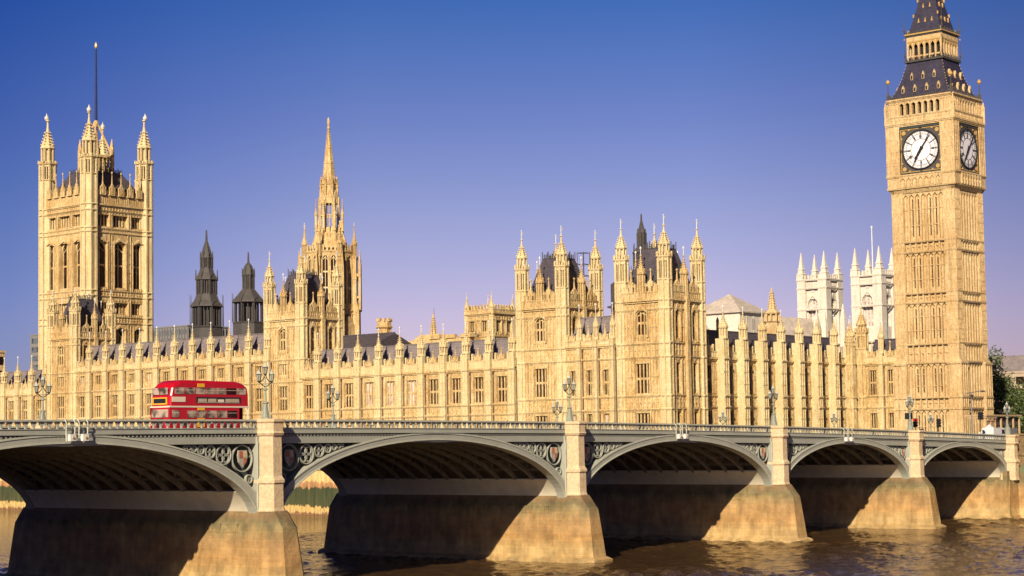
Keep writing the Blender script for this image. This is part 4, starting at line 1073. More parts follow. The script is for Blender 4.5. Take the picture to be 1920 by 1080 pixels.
vent('shorter dark iron tower with a small domed cap near the riverfront tower', 27.8, 200.3,
     [('base', [(4.6, 22), (4.6, 41.4), (4.8, 41.7), (3.9, 42.0)]), ('louvre_stage', (3.9, 41.9, 3.9, 46.6, 8, 2, 0.6)), ('roof_tier', [(4.85, 46.5), (4.5, 47.0), (3.4, 48.0), (1.8, 49.6), (1.5, 49.8)]),
      ('louvre_stage', (1.45, 49.6, 1.45, 53.0, 8, 2)), ('roof_tier', [(1.85, 53.0), (1.6, 54.0), (1.0, 55.2), (0.2, 56.0), (0.07, 58.4)])],
     [(4.8, 41.9, 6.8), (1.85, 52.6, 2.0)])
vent('slender dark lantern spire rising between the twin tower turrets', 18.6, 79.5,
     [('base', [(5.0, 24), (4.2, 41.0), (3.6, 42.6), (2.2, 45.0)]), ('louvre_stage', (1.75, 45.0, 1.75, 48.0, 8, 2)), ('roof_tier', [(2.2, 48.0), (1.7, 48.5), (0.95, 49.2)]),
      ('louvre_stage', (0.8, 49.1, 0.8, 51.8, 8, 2)), ('roof_tier', [(1.0, 51.8), (0.5, 52.8), (0.12, 54.2), (0.05, 55.4)])],
     [(2.9, 43.3, 2.2), (1.95, 48.0, 1.8), (0.95, 51.5, 1.1)])
b = MB(); b.sq([(1.7, 24), (1.7, 43), (1.3, 43.4), (0.3, 45.5)]); b.box(-2.2, 2.2, -2.2, 2.2, 38.4, 38.8)
tag(obj('roof_vent', b, DARKIRON, None, (24.5, 88.5, 0)), 'plain dark iron roof shaft seen between the twin towers', 'roof vent')

# ---------------------------------------------------------------- inner palace roofs, small towers
b = MB()
def gabled(b, x0, x1, y0, y1, ze, zr, alongy=True):
    if alongy: xm = (x0+x1)/2; b.add([(x0, y0, ze), (x0, y1, ze), (xm, y1, zr), (xm, y0, zr), (x1, y0, ze), (x1, y1, ze)], [(0, 1, 2, 3), (3, 2, 5, 4), (0, 3, 4), (1, 5, 2)])
    else: ym = (y0+y1)/2; b.add([(x0, y0, ze), (x1, y0, ze), (x1, ym, zr), (x0, ym, zr), (x0, y1, ze), (x1, y1, ze)], [(0, 1, 2, 3), (3, 2, 5, 4), (0, 3, 4), (1, 5, 2)])
t = thing('inner_hall', 'long dark roofed hall behind the ten bay riverside wing', 'building')
b = MB(); b.box(44, 60, 178, 205, GZ, 35.5); obj('wall', b, STONE, t)
b = MB(); gabled(b, 43.5, 60.5, 176, 206, 35.4, 39.0); b.box(51.9, 52.1, 176, 206, 38.95, 39.25); obj('roof', b, LEAD, t)
t = thing('inner_block', 'low stone block with parapet behind the riverside wing roof', 'building')
b = MB(); b.box(66, 90, 165, 186.5, GZ, 38.0); b.sq([(5, 37.5), (3.2, 39.4)], 71.5, 180)
for (x, y) in ((66, 166), (66, 171), (66, 176)): b.box(x-0.3, x+0.5, y-1.6, y+1.6, 38, 38.9)
obj('wall', b, STONE, t)
b = MB(); roof_crest(b, 66, 80, 165.2, 38, 1.2); obj('railing', b, DARKIRON, t)
# small square tower with four pinnacles
t = pavilion('vent_tower', 'small square stone tower with four stubby pinnacles behind the wing', 74.4, 165.6, 4.55, 4.55, GZ, 43.7, 45.6, (30, 38.2), [], [(39.4, 42.4, 1.9, 3, 0, False)],
             (GZ, 43.0, 44.6, 45.4, 0, 49.0, 0), None, None, turr=0.62, nwin=2, ribstep=0.8)
t['category'] = 'tower'
t = thing('chimney_stack', 'round crenellated stone chimney behind the riverside wing roof', 'chimney', (62, 189.2, 0))
b = MB(); b.lathe([(1.7, 24), (1.7, 41.0), (2.2, 41.3), (2.2, 41.6), (1.85, 41.8), (1.85, 42.9)]); 
for k in range(8): a = 2*PI*k/8; b.box(1.6*math.cos(a)-0.3, 1.6*math.cos(a)+0.3, 1.6*math.sin(a)-0.3, 1.6*math.sin(a)+0.3, 42.8, 43.6)
for k in range(8): a = PI/8+2*PI*k/8; b.box(1.65*math.cos(a)-0.15, 1.65*math.cos(a)+0.15, 1.65*math.sin(a)-0.15, 1.65*math.sin(a)+0.15, 30, 41)
obj('shaft', b, STONE, t)
t = thing('spirelet', 'tiny crocketed stone spirelet above the low inner block', 'spire', (72.2, 182.2, 0))
b = MB(); b.lathe([(1.0, 36), (1.0, 39), (1.15, 39.3), (0.8, 39.6), (0.12, 44.9)]); crockets(b, 0.85, 0.2, 39.6, 44, 8, 8, 0.14); obj('spire', b, STONE, t)
t = thing('radio_mast', 'thin dark mast beside the tiny stone spirelet', 'mast', (75, 184.5, 0))
b = MB(); b.tube((0, 0, 37), (0, 0, 46.4), 0.09, 0.05); 
for z in (40, 42, 44): b.box(-0.25, 0.25, -0.03, 0.03, z, z+0.08)
obj('pole', b, DARKIRON, t)
t = thing('chapel_spirelet', 'ochre stone spirelet standing before the pale abbey roof', 'spire', (127, 118.6, 0))
b = MB(); b.lathe([(1.9, 20), (1.9, 41.2), (2.3, 41.6)]); 
for k in range(8): a = PI/8+2*PI*k/8; b.box(1.75*math.cos(a)-0.2, 1.75*math.cos(a)+0.2, 1.75*math.sin(a)-0.2, 1.75*math.sin(a)+0.2, 41.4, 43.6)
b.lathe([(1.9, 43.4), (2.1, 43.7), (1.1, 44.6), (0.8, 46.0), (0.15, 50.0)]); crockets(b, 1.0, 0.25, 44.6, 49, 8, 7, 0.16); b.lathe([(1.2, 41.4), (1.2, 43.6)])
obj('spire', b, STONE2, t)

# ---------------------------------------------------------------- abbey
def abbey():
    root = thing('abbey', 'white twin towered abbey church with pale lead roofs behind', 'church')
    for (cy, nm) in ((192.75, 0), (172.2, 1)):
        cx = 277; hx, hy = 5.5, 5.5
        b = MB(); holes = [(-1.9, 1.9, 50.0, 60.2)]
        for (ox, oy, th, hw) in face_frames(hx-0.8, hy-0.8):
            b.at(ox, oy, th); b.wall(-hw, hw, GZ, 66.0, 0, holes, 0.8)
            for s in (-1, 1): b.box(s*(hw-0.7)-1.6, s*(hw-0.7)+1.59, -0.9+s*0.004, 0.3, GZ, 66.4)
            for z in (45, 56.7, 63.9, 66.7): string(b, -hw-0.9, hw+0.9, -0.85, z, 0.3, 0.5); string(b, -hw, hw, 0, z, 0.3, 0.5)
            b.box(-hw, hw, -0.3, 0.3, 63.9, 66.6); carved(b, -hw+1.6, hw-1.6, -0.3, 64.6, 65.9, 0.7, 0.2)
            b.band([(-2.3, 57), (-1.6, 59.5), (0, 61.2), (1.6, 59.5), (2.3, 57)], [(-2.8, 57), (-2.0, 60.0), (0, 62.2), (2.0, 60.0), (2.8, 57)], -0.35, 0.05)
            b.prism([(-0.7, 62.6), (0.7, 62.6), (0.5, 63.6), (-0.5, 63.6)], -0.2, 0.05)
            for x in (-hw+2.2, hw-2.2): b.box(x-0.12, x+0.12, -0.2, 0.05, 46, 63.5)
            merlons(b, -hw+1.4, hw-1.4, -0.5, 67.0, 68.2, 0.3, 0.6, 0.7)
        b.tf = None; b.box(-hx+1, hx-1, -hy+1, hy-1, 66, 66.6)
        tw = obj('bell_tower', b, ABBEY, root, (cx, cy, -1.1))
        for (ox, oy, th, hw) in face_frames(hx-0.8, hy-0.8)[:2]:
            c, s = math.cos(th), math.sin(th); put('window', window_mesh(3.8, 10.2, 3, 2, True, BLIND, ABBEY), tw, (ox-0.8*s, oy+0.8*c, 50.0), th)
        b = MB(); b.sq([(1.35, 66.6), (1.2, 68.6), (1.35, 68.8), (1.0, 69.2)]); b.sq([(0.9, 69.0), (0.8, 70.2), (1.0, 70.4), (0.7, 71.0), (0.08, 76.2)])
        pm = b.mesh('pinnacle', ABBEY)
        for sx in (-1, 1):
            for sy in (-1, 1): put('pinnacle', pm, tw, (sx*(hx-1.1), sy*(hy-1.1), 0))
    b = MB(); b.tube((0, 0, 66), (0, 0, 81.5), 0.22, 0.14); b.lathe([(0.1, 81.4), (0.35, 81.9), (0.1, 82.5)], n=6); obj('flagpole', b, WHITE, root, (277, 172.6, 0))
    b = MB(); b.box(284, 330, 174, 191, GZ, 50); b.box(225, 271, 195.4, 214, GZ, 46); b.box(222, 238, 189.5, 207, GZ, 52.8)
    for k in range(3):
        for cx_, cy_, th in ((222, 194+k*5, -PI/2), (226+k*4, 189.5, 0)): b.at(cx_, cy_, th); b.box(-0.3, 0.3, -0.1, 0.1, 46, 52)
    b.tf = None
    obj('wall', b, ABBEY, root)
    b = MB(); 
    for (x, y, th) in ((221.95, 203.6, -PI/2), (221.95, 197.8, -PI/2), (230, 189.45, 0), (235, 189.45, 0)):
        b.at(x, y, th); b.prism([(-0.55, 47), (0.55, 47), (0.55, 50.2), (0, 51.4), (-0.55, 50.2)], -0.02, 0.3)
    b.tf = None; obj('belfry_opening', b, GLASS, root)
    b = MB(); b.add([(221.2, 188.8, 52.7), (239, 188.8, 52.7), (239, 208, 52.7), (221.2, 208, 52.7), (230, 198.3, 59.0)], [(0, 1, 4), (1, 2, 4), (2, 3, 4), (3, 0, 4)]); b.box(221.1, 239.1, 188.7, 208.1, 52.3, 52.75)
    obj('crossing_roof', b, LEADPALE, root)
    b = MB(); b.add([(238, 189.2, 42), (275, 189.2, 42), (275, 193.8, 52.6), (238, 196.0, 52.6), (238, 205, 42), (275, 200, 42)], [(0, 1, 2, 3), (3, 2, 5, 4), (0, 3, 4)])
    b.add([(205, 196, 41), (222, 196, 41), (222, 203, 50.5), (205, 203, 50.5), (205, 210, 41), (222, 210, 41)], [(0, 1, 2, 3), (3, 2, 5, 4), (0, 3, 4)])
    obj('nave_roof', b, LEADPALE, root)
    for (x, y, z0_, z1_) in ((262, 175.6, 42, 56), (262, 182.5, 42, 54), (268, 189, 44, 55)):
        b = MB(); b.sq([(0.9, z0_), (0.8, z1_-5), (0.1, z1_)]); obj('pinnacle', b, ABBEY, root, (x, y, 0))
abbey()

# ---------------------------------------------------------------- distant buildings
def block(name, label, cat, x, y, sx, sy, z, mt, wmt, nfl, nb_, th=0, roofz=None, fins=False):
    root = thing(name, label, cat, (x, y, 0), th)
    b = MB(); b.box(-sx, sx, -sy, sy, GZ, z); b.box(-sx-0.2, sx+0.2, -sy-0.2, sy+0.2, z, z+0.5); 
    if fins:
        for (ox, oy, t_, hw) in face_frames(sx, sy):
            b.at(ox, oy, t_); n = int(hw*2/1.6)
            for k in range(n+1): xx = -hw+2*hw*k/n; b.box(xx-0.18, xx+0.18, -0.5, 0.05, GZ, z-0.3)
            b.tf = None
    obj('wall', b, mt, root)
    fh = 3.4
    wmz = MB(); wmz.box(-1, 1, -0.04, 0.04, 0, 1); wme = wmz.mesh('window', wmt)
    for (ox, oy, t_, hw) in face_frames(sx, sy)[:2]:
        c, s = math.cos(t_), math.sin(t_)
        for f in range(nfl):
            for k in range(nb_):
                xx = -hw+2*hw*(k+0.5)/nb_
                put('window', wme, root, (ox+xx*c+0.03*s, oy+xx*s-0.03*c, z-3.0-f*fh), t_, (hw/nb_*0.72, 1, 2.0))
    if roofz:
        b = MB(); b.taper((-sx, sx, -sy, sy, z+0.5), (-sx*0.75, sx*0.75, -sy*0.75, sy*0.75, roofz)); obj('roof', b, SLATE, root)
    return root
block('office_tower', 'distant grey glass office tower left of the great square tower', 'tower', 166.6, 459.6, 10, 10, 56.5, CONC, BLUEGLASS, 7, 3)
block('office_block', 'distant finned office block right of the great square tower', 'building', 197, 423, 10, 10, 58.5, CONC, BLUEGLASS, 3, 6, 0, None, True)
block('corner_tower', 'sliver of stone tower top at the left edge beyond the low wing', 'tower', 0.5, 266, 3.2, 3.2, 36.8, STONE, GLASS, 2, 2)
block('street_building', 'tan street building with sloping roof behind the trees', 'building', 221, 92, 9, 14, 29.5, TAN, GLASS, 3, 5, 0, 34.5)
block('street_building', 'paler flat roofed street building at the right edge', 'building', 222, 62, 9, 14, 29.0, TAN, GLASS, 4, 5, 0, None)
# ---------------------------------------------------------------- bridge
BW = 32.5
def H(x): return 15.1-9.1e-5*(x+163)**2
PIERS = [-236.5, -191.8, -149.2, -105.5, -64.5, -28.9]
ARCHES = [(-235.1, -193.2), (-190.4, -150.55), (-147.85, -106.9), (-104.15, -65.85), (-63.15, -30.25), (-27.55, 1.0)]
ZS = 6.0
def far(b):
    q = MB(); q.v = [(x, BW-y, z) for x, y, z in b.v]; q.f = [f[::-1] for f in b.f]; q.m = b.m; q.mats = b.mats; return q
bridge = thing('bridge', 'grey green iron arch bridge with pale stone piers crossing the river', 'bridge')
def hs(b, x0, x1, y0, y1, d0, d1, step=2.0):
    n = max(1, int((x1-x0)/step)); xs = [x0+(x1-x0)*i/n for i in range(n+1)]
    b.band([(x, H(x)+d0) for x in xs], [(x, H(x)+d1) for x in xs], y0, y1)
def octpl(w_, n_, ch, e=0): return [(-w_, -n_+ch), (-w_+ch, -n_), (w_-ch, -n_), (w_, -n_+ch), (w_, BW+n_-ch), (w_-ch, BW+n_), (-w_+ch, BW+n_), (-w_, BW+n_-ch)]
for px in PIERS:
    b = MB()
    b.prismz(octpl(3.0, 4.5, 1.4), -1.0, 0.25); b.prismz(octpl(3.0, 4.5, 1.4), 0.25, 0.5, octpl(2.6, 4.1, 1.4))
    b.prismz(octpl(2.6, 4.0, 1.5), 0.5, 5.5, octpl(2.0, 3.3, 1.2))
    b.prismz(octpl(2.0, 3.3, 1.2), 5.5, 7.0, octpl(1.45, 2.15, 0.7))
    for s in (-1, 1):
        for k in range(14): y = 1.2+k*2.3; b.box(s*1.95-0.14, s*1.95+0.14, y, y+1.5, 5.15, 5.9)
    b.box(-1.2, 1.2, 0.36, BW-0.36, 6.9, H(px)-1.5)
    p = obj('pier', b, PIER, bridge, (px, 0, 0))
    for sgn in (0, 1):
        b = MB(); h = H(px); y0 = -0.6
        b.lathe([(1.575, 6.75), (1.548, 7.1), (1.458, 7.3), (1.440, 9.35), (1.575, 9.5), (1.575, 9.75), (1.404, 9.95), (1.323, 10.1), (1.305, h-1.5), (1.440, h-1.42), (1.566, h-1.2), (1.458, h-1.05), (1.458, h-0.35), (1.602, h-0.2), (1.602, h-0.02), (1.494, h+0.06)], 0, y0)
        if sgn: b = far(b)
        obj('pilaster', b, GRANITE, p)
def ell(xa, xb, zc, da=0.0, db=0.0, n=48, zmin=None):
    c, a = (xa+xb)/2, (xb-xa)/2; pts = []
    for i in range(n+1):
        t = PI*(1-i/n); x, z = c+(a+da)*math.cos(t), ZS+(zc-ZS+db)*math.sin(t)
        if zmin is None or z >= zmin: pts.append((x, z))
    return pts
shield = MB(); shield.use(PINKISH)
def mk_shield():
    b = MB(); b.use(IRON); o = [(-0.42, 0.62), (0.42, 0.62), (0.5, 0.2), (0.40, -0.3), (0, -0.72), (-0.40, -0.3), (-0.5, 0.2)]
    b.prism(o[::-1], -0.10, 0.05); b.use(PINKISH)
    b.prism([(-0.38, 0.55), (-0.38, 0.05), (-0.03, 0.05), (-0.03, 0.55)], -0.14, -0.09); b.prism([(0.03, 0), (0.03, -0.55), (0.33, -0.25), (0.4, 0)], -0.14, -0.09)
    b.use(GRANITE); b.prism([(0.03, 0.05), (0.38, 0.05), (0.38, 0.55), (0.03, 0.55)][::-1], -0.13, -0.09)
    return b.mesh('shield')
SH = mk_shield()
for (xa, xb) in ARCHES:
    xm = (xa+xb)/2; zc = H(xm)-1.95; a = (xb-xa)/2; bb = zc-ZS
    arch = put('arch', None, bridge, (xm, 0, 0))
    Q = lambda pts: [(x-xm, z) for x, z in pts]
    inner = ell(xa, xb, zc); outer = ell(xa, xb, zc, 1.05, 0.78)
    b = MB(); b.use(IRON)
    b.band(Q(inner), Q(outer), -0.66, 0.35)
    b.use(IRONLT); b.band(Q(ell(xa, xb, zc, 0.03, 0.03)), Q(ell(xa, xb, zc, 0.17, 0.15)), -0.74, -0.655)
    b.band(Q(ell(xa, xb, zc, 0.90, 0.62)), Q(ell(xa, xb, zc, 1.03, 0.76)), -0.72, -0.655)
    for q, sg in ((b, 0), (far(b), 1)): obj('fascia_rib', q, None, arch)
    # haunches
    for s in (-1, 1):
        cur = [(x, z) for x, z in ell(xa, xb, zc, 0.12, 0.0, 160) if (x-xm)*s > 0 and z <= 8.75 and z > ZS+0.001]
        cur.sort(key=lambda p: p[1]); xe = xb if s > 0 else xa
        pts = [(xe+0.12*s, ZS-0.1)]+cur+[(cur[-1][0], 8.8), (xe+s*1.25, 8.8), (xe+s*1.25, ZS-0.1)]
        b = MB()
        for (x0_, z0_), (x1_, z1_) in zip(pts[:len(cur)+2], pts[1:len(cur)+2]):
            b.prism([(x0_-xm, z0_), (x1_-xm, z1_), (xe+s*1.25-xm, z1_), (xe+s*1.25-xm, z0_)] if z1_ > z0_+1e-5 else [(x0_-xm, z0_), (x1_-xm, z0_), (x1_-xm, z0_+0.001), (x0_-xm, z0_+0.001)], 0.36, BW-0.36)
        obj('haunch', b, HAUNCH, arch)
    # inner ribs with struts and cross beams
    rb = MB(); ii = ell(xa, xb, zc, 0, 0, 40, 8.6); oo = ell(xa, xb, zc, 0.42, 0.42, 40)[[p for p in range(41)][0]:]
    pts = [(i, p) for i, p in enumerate(ell(xa, xb, zc, 0, 0, 40)) if p[1] >= 8.4]
    I0 = pts[0][0]; I1 = pts[-1][0]
    full_i, full_o = ell(xa, xb, zc, 0, 0, 40), ell(xa, xb, zc, 0.45, 0.45, 40)
    rb.band(Q(full_i[I0:I1+1]), Q(full_o[I0:I1+1]), -0.13, 0.13)
    n = int((xb-xa)/2.4)
    for k in range(1, n):
        x = xa+(xb-xa)*k/n; t = (x-xm)/a; z = ZS+bb*math.sqrt(max(0, 1-t*t))+0.3; zt = H(x)-1.5
        if zt-z > 0.4 and z > 8.6:
            rb.box(x-xm-0.09, x-xm+0.09, -0.09, 0.09, z, zt)
            s = 1 if x < xm else -1; x2 = x+s*(xb-xa)/n; t2 = (x2-xm)/a; z2 = ZS+bb*math.sqrt(max(0, 1-t2*t2))+0.3
            if zt-z > 0.9: rb.tube((x-xm, 0, zt), (x2-xm, 0, z2), 0.07, None, 4)
    me = rb.mesh('inner_rib', BROWNIRON)
    for k in range(12): put('inner_rib', me, arch, (0, 2.6+k*2.48, 0))
    b = MB()
    for i in range(I0, I1+1, 2):
        x, z = full_o[i]; b.box(x-xm-0.08, x-xm+0.08, 0.4, BW-0.4, z-0.2, z-0.02)
        if i % 4 == 0 and H(x)-1.5-z > 1: b.box(x-xm-0.06, x-xm+0.06, 0.4, BW-0.4, H(x)-1.75, H(x)-1.6)
    obj('cross_beams', b, BROWNIRON, arch)
    # spandrels
    for s in (-1, 1):
        xe = (xb if s > 0 else xa); jx = xe-s*0.10   # jamb inner edge near arch end
        O = ell(xa, xb, zc, 1.05, 0.78, 160)
        def ez(x):
            t = (x-xm)/(a+1.05); return ZS+(bb+0.78)*math.sqrt(max(0, 1-t*t))
        top = lambda x: H(x)-2.1
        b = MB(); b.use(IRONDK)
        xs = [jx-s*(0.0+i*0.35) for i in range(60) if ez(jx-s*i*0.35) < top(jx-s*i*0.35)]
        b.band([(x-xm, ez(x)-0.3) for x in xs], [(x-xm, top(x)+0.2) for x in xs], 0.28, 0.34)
        b.use(IRON)
        x0_ = jx-s*0.12; zt0 = top(x0_)-0.08; rings = []
        for _ in range(7):
            lo, hi = 0.0, 1.2
            for _i in range(24):
                r = (lo+hi)/2; cxr, czr = x0_-s*r, top(x0_-s*r)-0.10-r
                ok = all(math.hypot(cxr-ox, czr-oz) > r+0.10 for ox, oz in O)and czr > ez(cxr)
                if ok: lo = r
                else: hi = r
            if lo < 0.12: break
            rings.append((x0_-s*lo, top(x0_-s*lo)-0.10-lo, lo)); x0_ -= s*(2*lo+0.06)
        if rings:
            x0_, z0_, r0_ = rings[0]; rings.append((jx-s*0.55, z0_-r0_-0.62, 0.40)); rings.append((jx-s*0.4, z0_-r0_-1.35, 0.24))
        for i, (cxr, czr, r) in enumerate(rings):
            if ez(cxr) > czr-r*0.9: continue
            n = 24; C = lambda q: [(cxr-xm+q*math.cos(2*PI*k/n), czr+q*math.sin(2*PI*k/n)) for k in range(n+1)]
            b.band(C(r-0.085 if r > 0.3 else r-0.05), C(r), -0.36, -0.1)
            if i > 0 and r > 0.25:
                for k in range(4):
                    an = PI/4+k*PI/2; q = r*0.45; cx2, cz2 = cxr-xm+q*math.cos(an), czr+q*math.sin(an)
                    b.band([(cx2+(r*0.36)*math.cos(2*PI*j/10), cz2+(r*0.36)*math.sin(2*PI*j/10)) for j in range(11)], [(cx2+(r*0.48)*math.cos(2*PI*j/10), cz2+(r*0.48)*math.sin(2*PI*j/10)) for j in range(11)], -0.28, -0.16)
        # jamb beside the pilaster
        b.use(IRON); ja, jb = sorted((jx-xm, jx+s*0.55-xm)); b.box(ja, jb, -0.78, 0.3, ZS+0.6, H(xe)-1.5)
        b.use(IRONLT)
        for q in (0.02, 0.26, 0.5): b.box(jx+s*q-xm-0.035, jx+s*q-xm+0.035, -0.86, -0.77, ZS+0.8, H(xe)-2.0)
        for far_ in (0, 1):
            q = far(b) if far_ else b
            spn = obj('spandrel', q, None, arch)
            if rings:
                x0_, z0_, r0_ = rings[0]; y = -0.28 if not far_ else BW+0.28
                put('shield', SH, spn, (x0_-xm, y, z0_), PI if far_ else 0, (r0_*0.95, 1, r0_*0.95))
# deck, fascia, cornice, parapets
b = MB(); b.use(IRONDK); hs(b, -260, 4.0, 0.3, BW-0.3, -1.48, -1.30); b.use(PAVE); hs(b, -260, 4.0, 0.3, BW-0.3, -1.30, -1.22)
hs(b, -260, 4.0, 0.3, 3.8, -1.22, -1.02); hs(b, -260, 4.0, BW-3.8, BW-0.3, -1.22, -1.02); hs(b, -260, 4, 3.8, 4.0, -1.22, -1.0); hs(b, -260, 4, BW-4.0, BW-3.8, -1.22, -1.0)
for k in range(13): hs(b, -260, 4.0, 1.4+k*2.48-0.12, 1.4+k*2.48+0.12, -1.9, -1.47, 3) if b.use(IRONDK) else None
obj('deck', b, PAVE, bridge)
b = MB(); hs(b, -262, 400, 4.02, BW-4.02, -1.215, -1.185, 4)
b.v = [(x, y, z if x < 2 else max(z, 11.3)) for x, y, z in b.v]
struct('road', b, ASPHALT)
def balustrade(x0, x1):
    b = MB(); b.use(IRON)
    hs(b, x0, x1, -0.60, 0.30, -2.12, -1.50)
    b.use(IRONDK); hs(b, x0, x1, -0.40, 0.2, -1.50, -1.22)
    b.use(IRONLT); n = int((x1-x0)/0.42)
    for i in range(n): x = x0+(i+0.5)*(x1-x0)/n; z = H(x)-1.38; b.box(x-0.08, x+0.08, -0.66, -0.39, z-0.07, z+0.07)
    b.use(IRON); xs = [x0+(x1-x0)*i/20 for i in range(21)]
    hs(b, x0, x1, -0.78, 0.2, -1.23, -1.12); hs(b, x0, x1, -0.70, -0.35, -1.12, -0.80); hs(b, x0, x1, -0.76, -0.34, -0.80, -0.74)
    b.use(IRONLT); hs(b, x0, x1, -0.80, -0.30, -0.15, 0.0); hs(b, x0, x1, -0.74, -0.36, -0.21, -0.15)
    n = int((x1-x0)/0.74); s = (x1-x0)/n
    b.use(IRON)
    for i in range(n):
        x = x0+(i+0.5)*s; z = H(x); y0, y1 = -0.66, -0.50
        b.prism([(x-0.08, z-0.76), (x+0.08, z-0.76), (x+0.06, z-0.50), (x-0.06, z-0.50)], y0, y1)
        b.prism([(x-0.12, z-0.55), (x, z-0.62), (x+0.12, z-0.55), (x, z-0.46)], y0-0.04, y1)
        for q in (-1, 1):
            b.prism([(x, z-0.50), (x+q*0.07, z-0.58), (x+q*0.26, z-0.20), (x+q*0.15, z-0.20)][::q], y0, y1)
        b.prism([(x-0.10, z-0.21), (x, z-0.34), (x+0.10, z-0.21)], y0+0.02, y1)
    return b
edges = [-260]+sum([[p-1.25, p+1.25] for p in PIERS[:]], [])+[0.9]
for i in range(0, len(edges), 2):
    b = balustrade(edges[i], edges[i+1])
    obj('parapet', b, None, bridge)
    b.use(IRONDK); hs(b, edges[i], edges[i+1], -0.48, -0.42, -0.80, -0.15); obj('parapet', far(b), None, bridge)  # dark plate added behind the far balusters to darken the gaps
# west abutment with its own pilaster
b = MB(); b.box(1.1, 5.0, 0.3, BW-0.3, -1, 11.0)
b.prismz([(-1.2, -1.9), (6, -1.9), (6, BW+1.9), (-1.2, BW+1.9)], -1, 0.5); b.prismz([(-1.0, -1.7), (6, -1.7), (6, BW+1.7), (-1.0, BW+1.7)], 0.5, 5.9, [(0.35, -1.2), (6, -1.2), (6, BW+1.2), (0.35, BW+1.2)])
b.box(-0.3, 0.5, -1.15, -0.4, 0, 7.2)
for k in range(14): y = 1.2+k*2.3; b.box(0.1, 0.5, y, y+1.5, 5.15, 5.9)
ab = obj('abutment', b, PIER, bridge)
for f_ in (0, 1):
    b = MB(); h = H(2.2)
    b.lathe([(1.6, 5.8), (1.52, 6.3), (1.60, 8.4), (1.75, 8.5), (1.75, 8.75), (1.47, 9.0), (1.45, h-1.5), (1.60, h-1.42), (1.74, h-1.2), (1.62, h-1.05), (1.62, h-0.35), (1.78, h-0.2), (1.78, h-0.02), (1.66, h+0.06)], 2.2, -0.2)
    obj('pilaster', far(b) if f_ else b, GRANITE, ab)

# embankment north of the bridge
b = MB()
b.box(4.6, 6.5, -600, -0.4, -1, 12.7); b.prismz([(2.2, -600), (4.61, -600), (4.61, -0.9), (2.2, -0.9)], -1, 6.0, [(3.4, -600), (4.61, -600), (4.61, -0.9), (3.4, -0.9)])
b.prismz([(3.4, -600), (4.61, -600), (4.61, -0.9), (3.4, -0.9)], 6.0, 7.2, [(4.3, -600), (4.61, -600), (4.61, -0.9), (4.3, -0.9)])
for z in (9.6, 12.7): b.box(4.4, 6.7, -600, -0.35, z-0.12, z+0.15)
tag(obj('embankment_wall', b, PIER), 'weathered embankment wall stepping down to the river right of the bridge', 'river wall')
b = MB(); b.box(6.5, 900, -600, 4.0, 2, 11.2); b.box(4.0, 900, 4.0, BW-4.0, 2, 11.0); b.box(4.5, 900, BW-4.0, 33.6, 2, 11.2)
struct('pavement', b, PAVE)

# ---------------------------------------------------------------- lamp standards on the bridge
def lantern_mesh(r, h):
    b = MB(); b.use(LANTERN); b.lathe([(r*0.62, 0.04), (r, h*0.62)], n=6)
    b.use(IRONDK); b.lathe([(r*0.3, -0.10), (r*0.66, 0.0), (r*0.66, 0.05)], n=6)
    for k in range(6):
        a = PI/6+PI*k/3; b.tube((r*0.64*math.cos(a), r*0.64*math.sin(a), 0.02), (r*1.02*math.cos(a), r*1.02*math.sin(a), h*0.62), 0.022, None, 4)
    b.lathe([(r*1.12, h*0.60), (r*1.12, h*0.66)], n=6)
    b.use(LAMPCAP); b.lathe([(r*1.05, h*0.66), (r*0.62, h*0.84), (r*0.2, h*0.98), (r*0.26, h*1.0), (0.02, h*1.14)], n=6)
    return b.mesh('lantern')
LM = lantern_mesh(0.23, 0.98)
def lamp_proto():
    root = put('street_lamp', None)
    b = MB()
    b.lathe([(0.48, 0), (0.48, 0.12), (0.36, 0.2), (0.20, 1.35), (0.30, 1.42), (0.30, 1.50), (0.11, 1.60), (0.085, 2.55), (0.26, 2.62), (0.24, 2.70), (0.07, 2.80), (0.06, 3.75)], n=8)
    for k in range(4): a = PI/4+PI/2*k; b.tube((0.42*math.cos(a), 0.42*math.sin(a), 0.1), (0.27*math.cos(a), 0.27*math.sin(a), 1.3), 0.05, None, 4)
    obj('post', b, LAMPIRON, root)
    b = MB()
    for s in (-1, 1):
        pts = [(0, 2.85), (0.30, 3.0), (0.55, 3.18), (0.80, 3.28)]
        for (x0, z0), (x1, z1) in zip(pts, pts[1:]): b.tube((s*x0, 0, z0), (s*x1, 0, z1), 0.045, None, 5)
        pts = [(0.74, 3.26), (0.45, 3.38), (0.2, 3.62), (0.03, 3.95)]
        for (x0, z0), (x1, z1) in zip(pts, pts[1:]): b.tube((s*x0, 0, z0), (s*x1, 0, z1), 0.045, None, 5)
    obj('arm', b, IRONDK, root)
    for x, z in ((-0.76, 3.36), (0.76, 3.36), (0, 4.0)): put('lantern', LM, root, (x, 0, z))
    return root
lp = lamp_proto(); G = 'triple lantern lamps along the bridge'
LS = [(-149.2, -0.3, 0, 'near triple lantern lamp on the first pier right of the bus'), (-105.5, -0.3, 0, 'near triple lantern lamp on the pier before the twin riverfront towers'),
      (-64.5, -0.3, 0, 'near triple lantern lamp on the pier before the north range'), (-28.9, -0.3, 0, 'near triple lantern lamp beside the black sign board before the clock tower'),
      (2.2, -0.3, 0, 'triple lantern lamp on the abutment in front of the trees'),
      (-149.25, BW+0.2, 0, 'far side triple lantern lamp at the left before the low wing'), (-108.6, BW+0.2, -0.1, 'far side triple lantern lamp before the ten bay wing'),
      (-66.4, BW+0.2, -0.9, 'small far side lamp peeping out just left of the twin towers lamp'), (-26.0, BW+0.2, -1.35, 'far side lamp before the second bay of the north range'),
      (8.5, BW+0.9, -0.7, 'far side lamp before the last bays of the north range'), (43.0, BW+0.9, -0.8, 'far side lamp in front of the clock tower foot')]
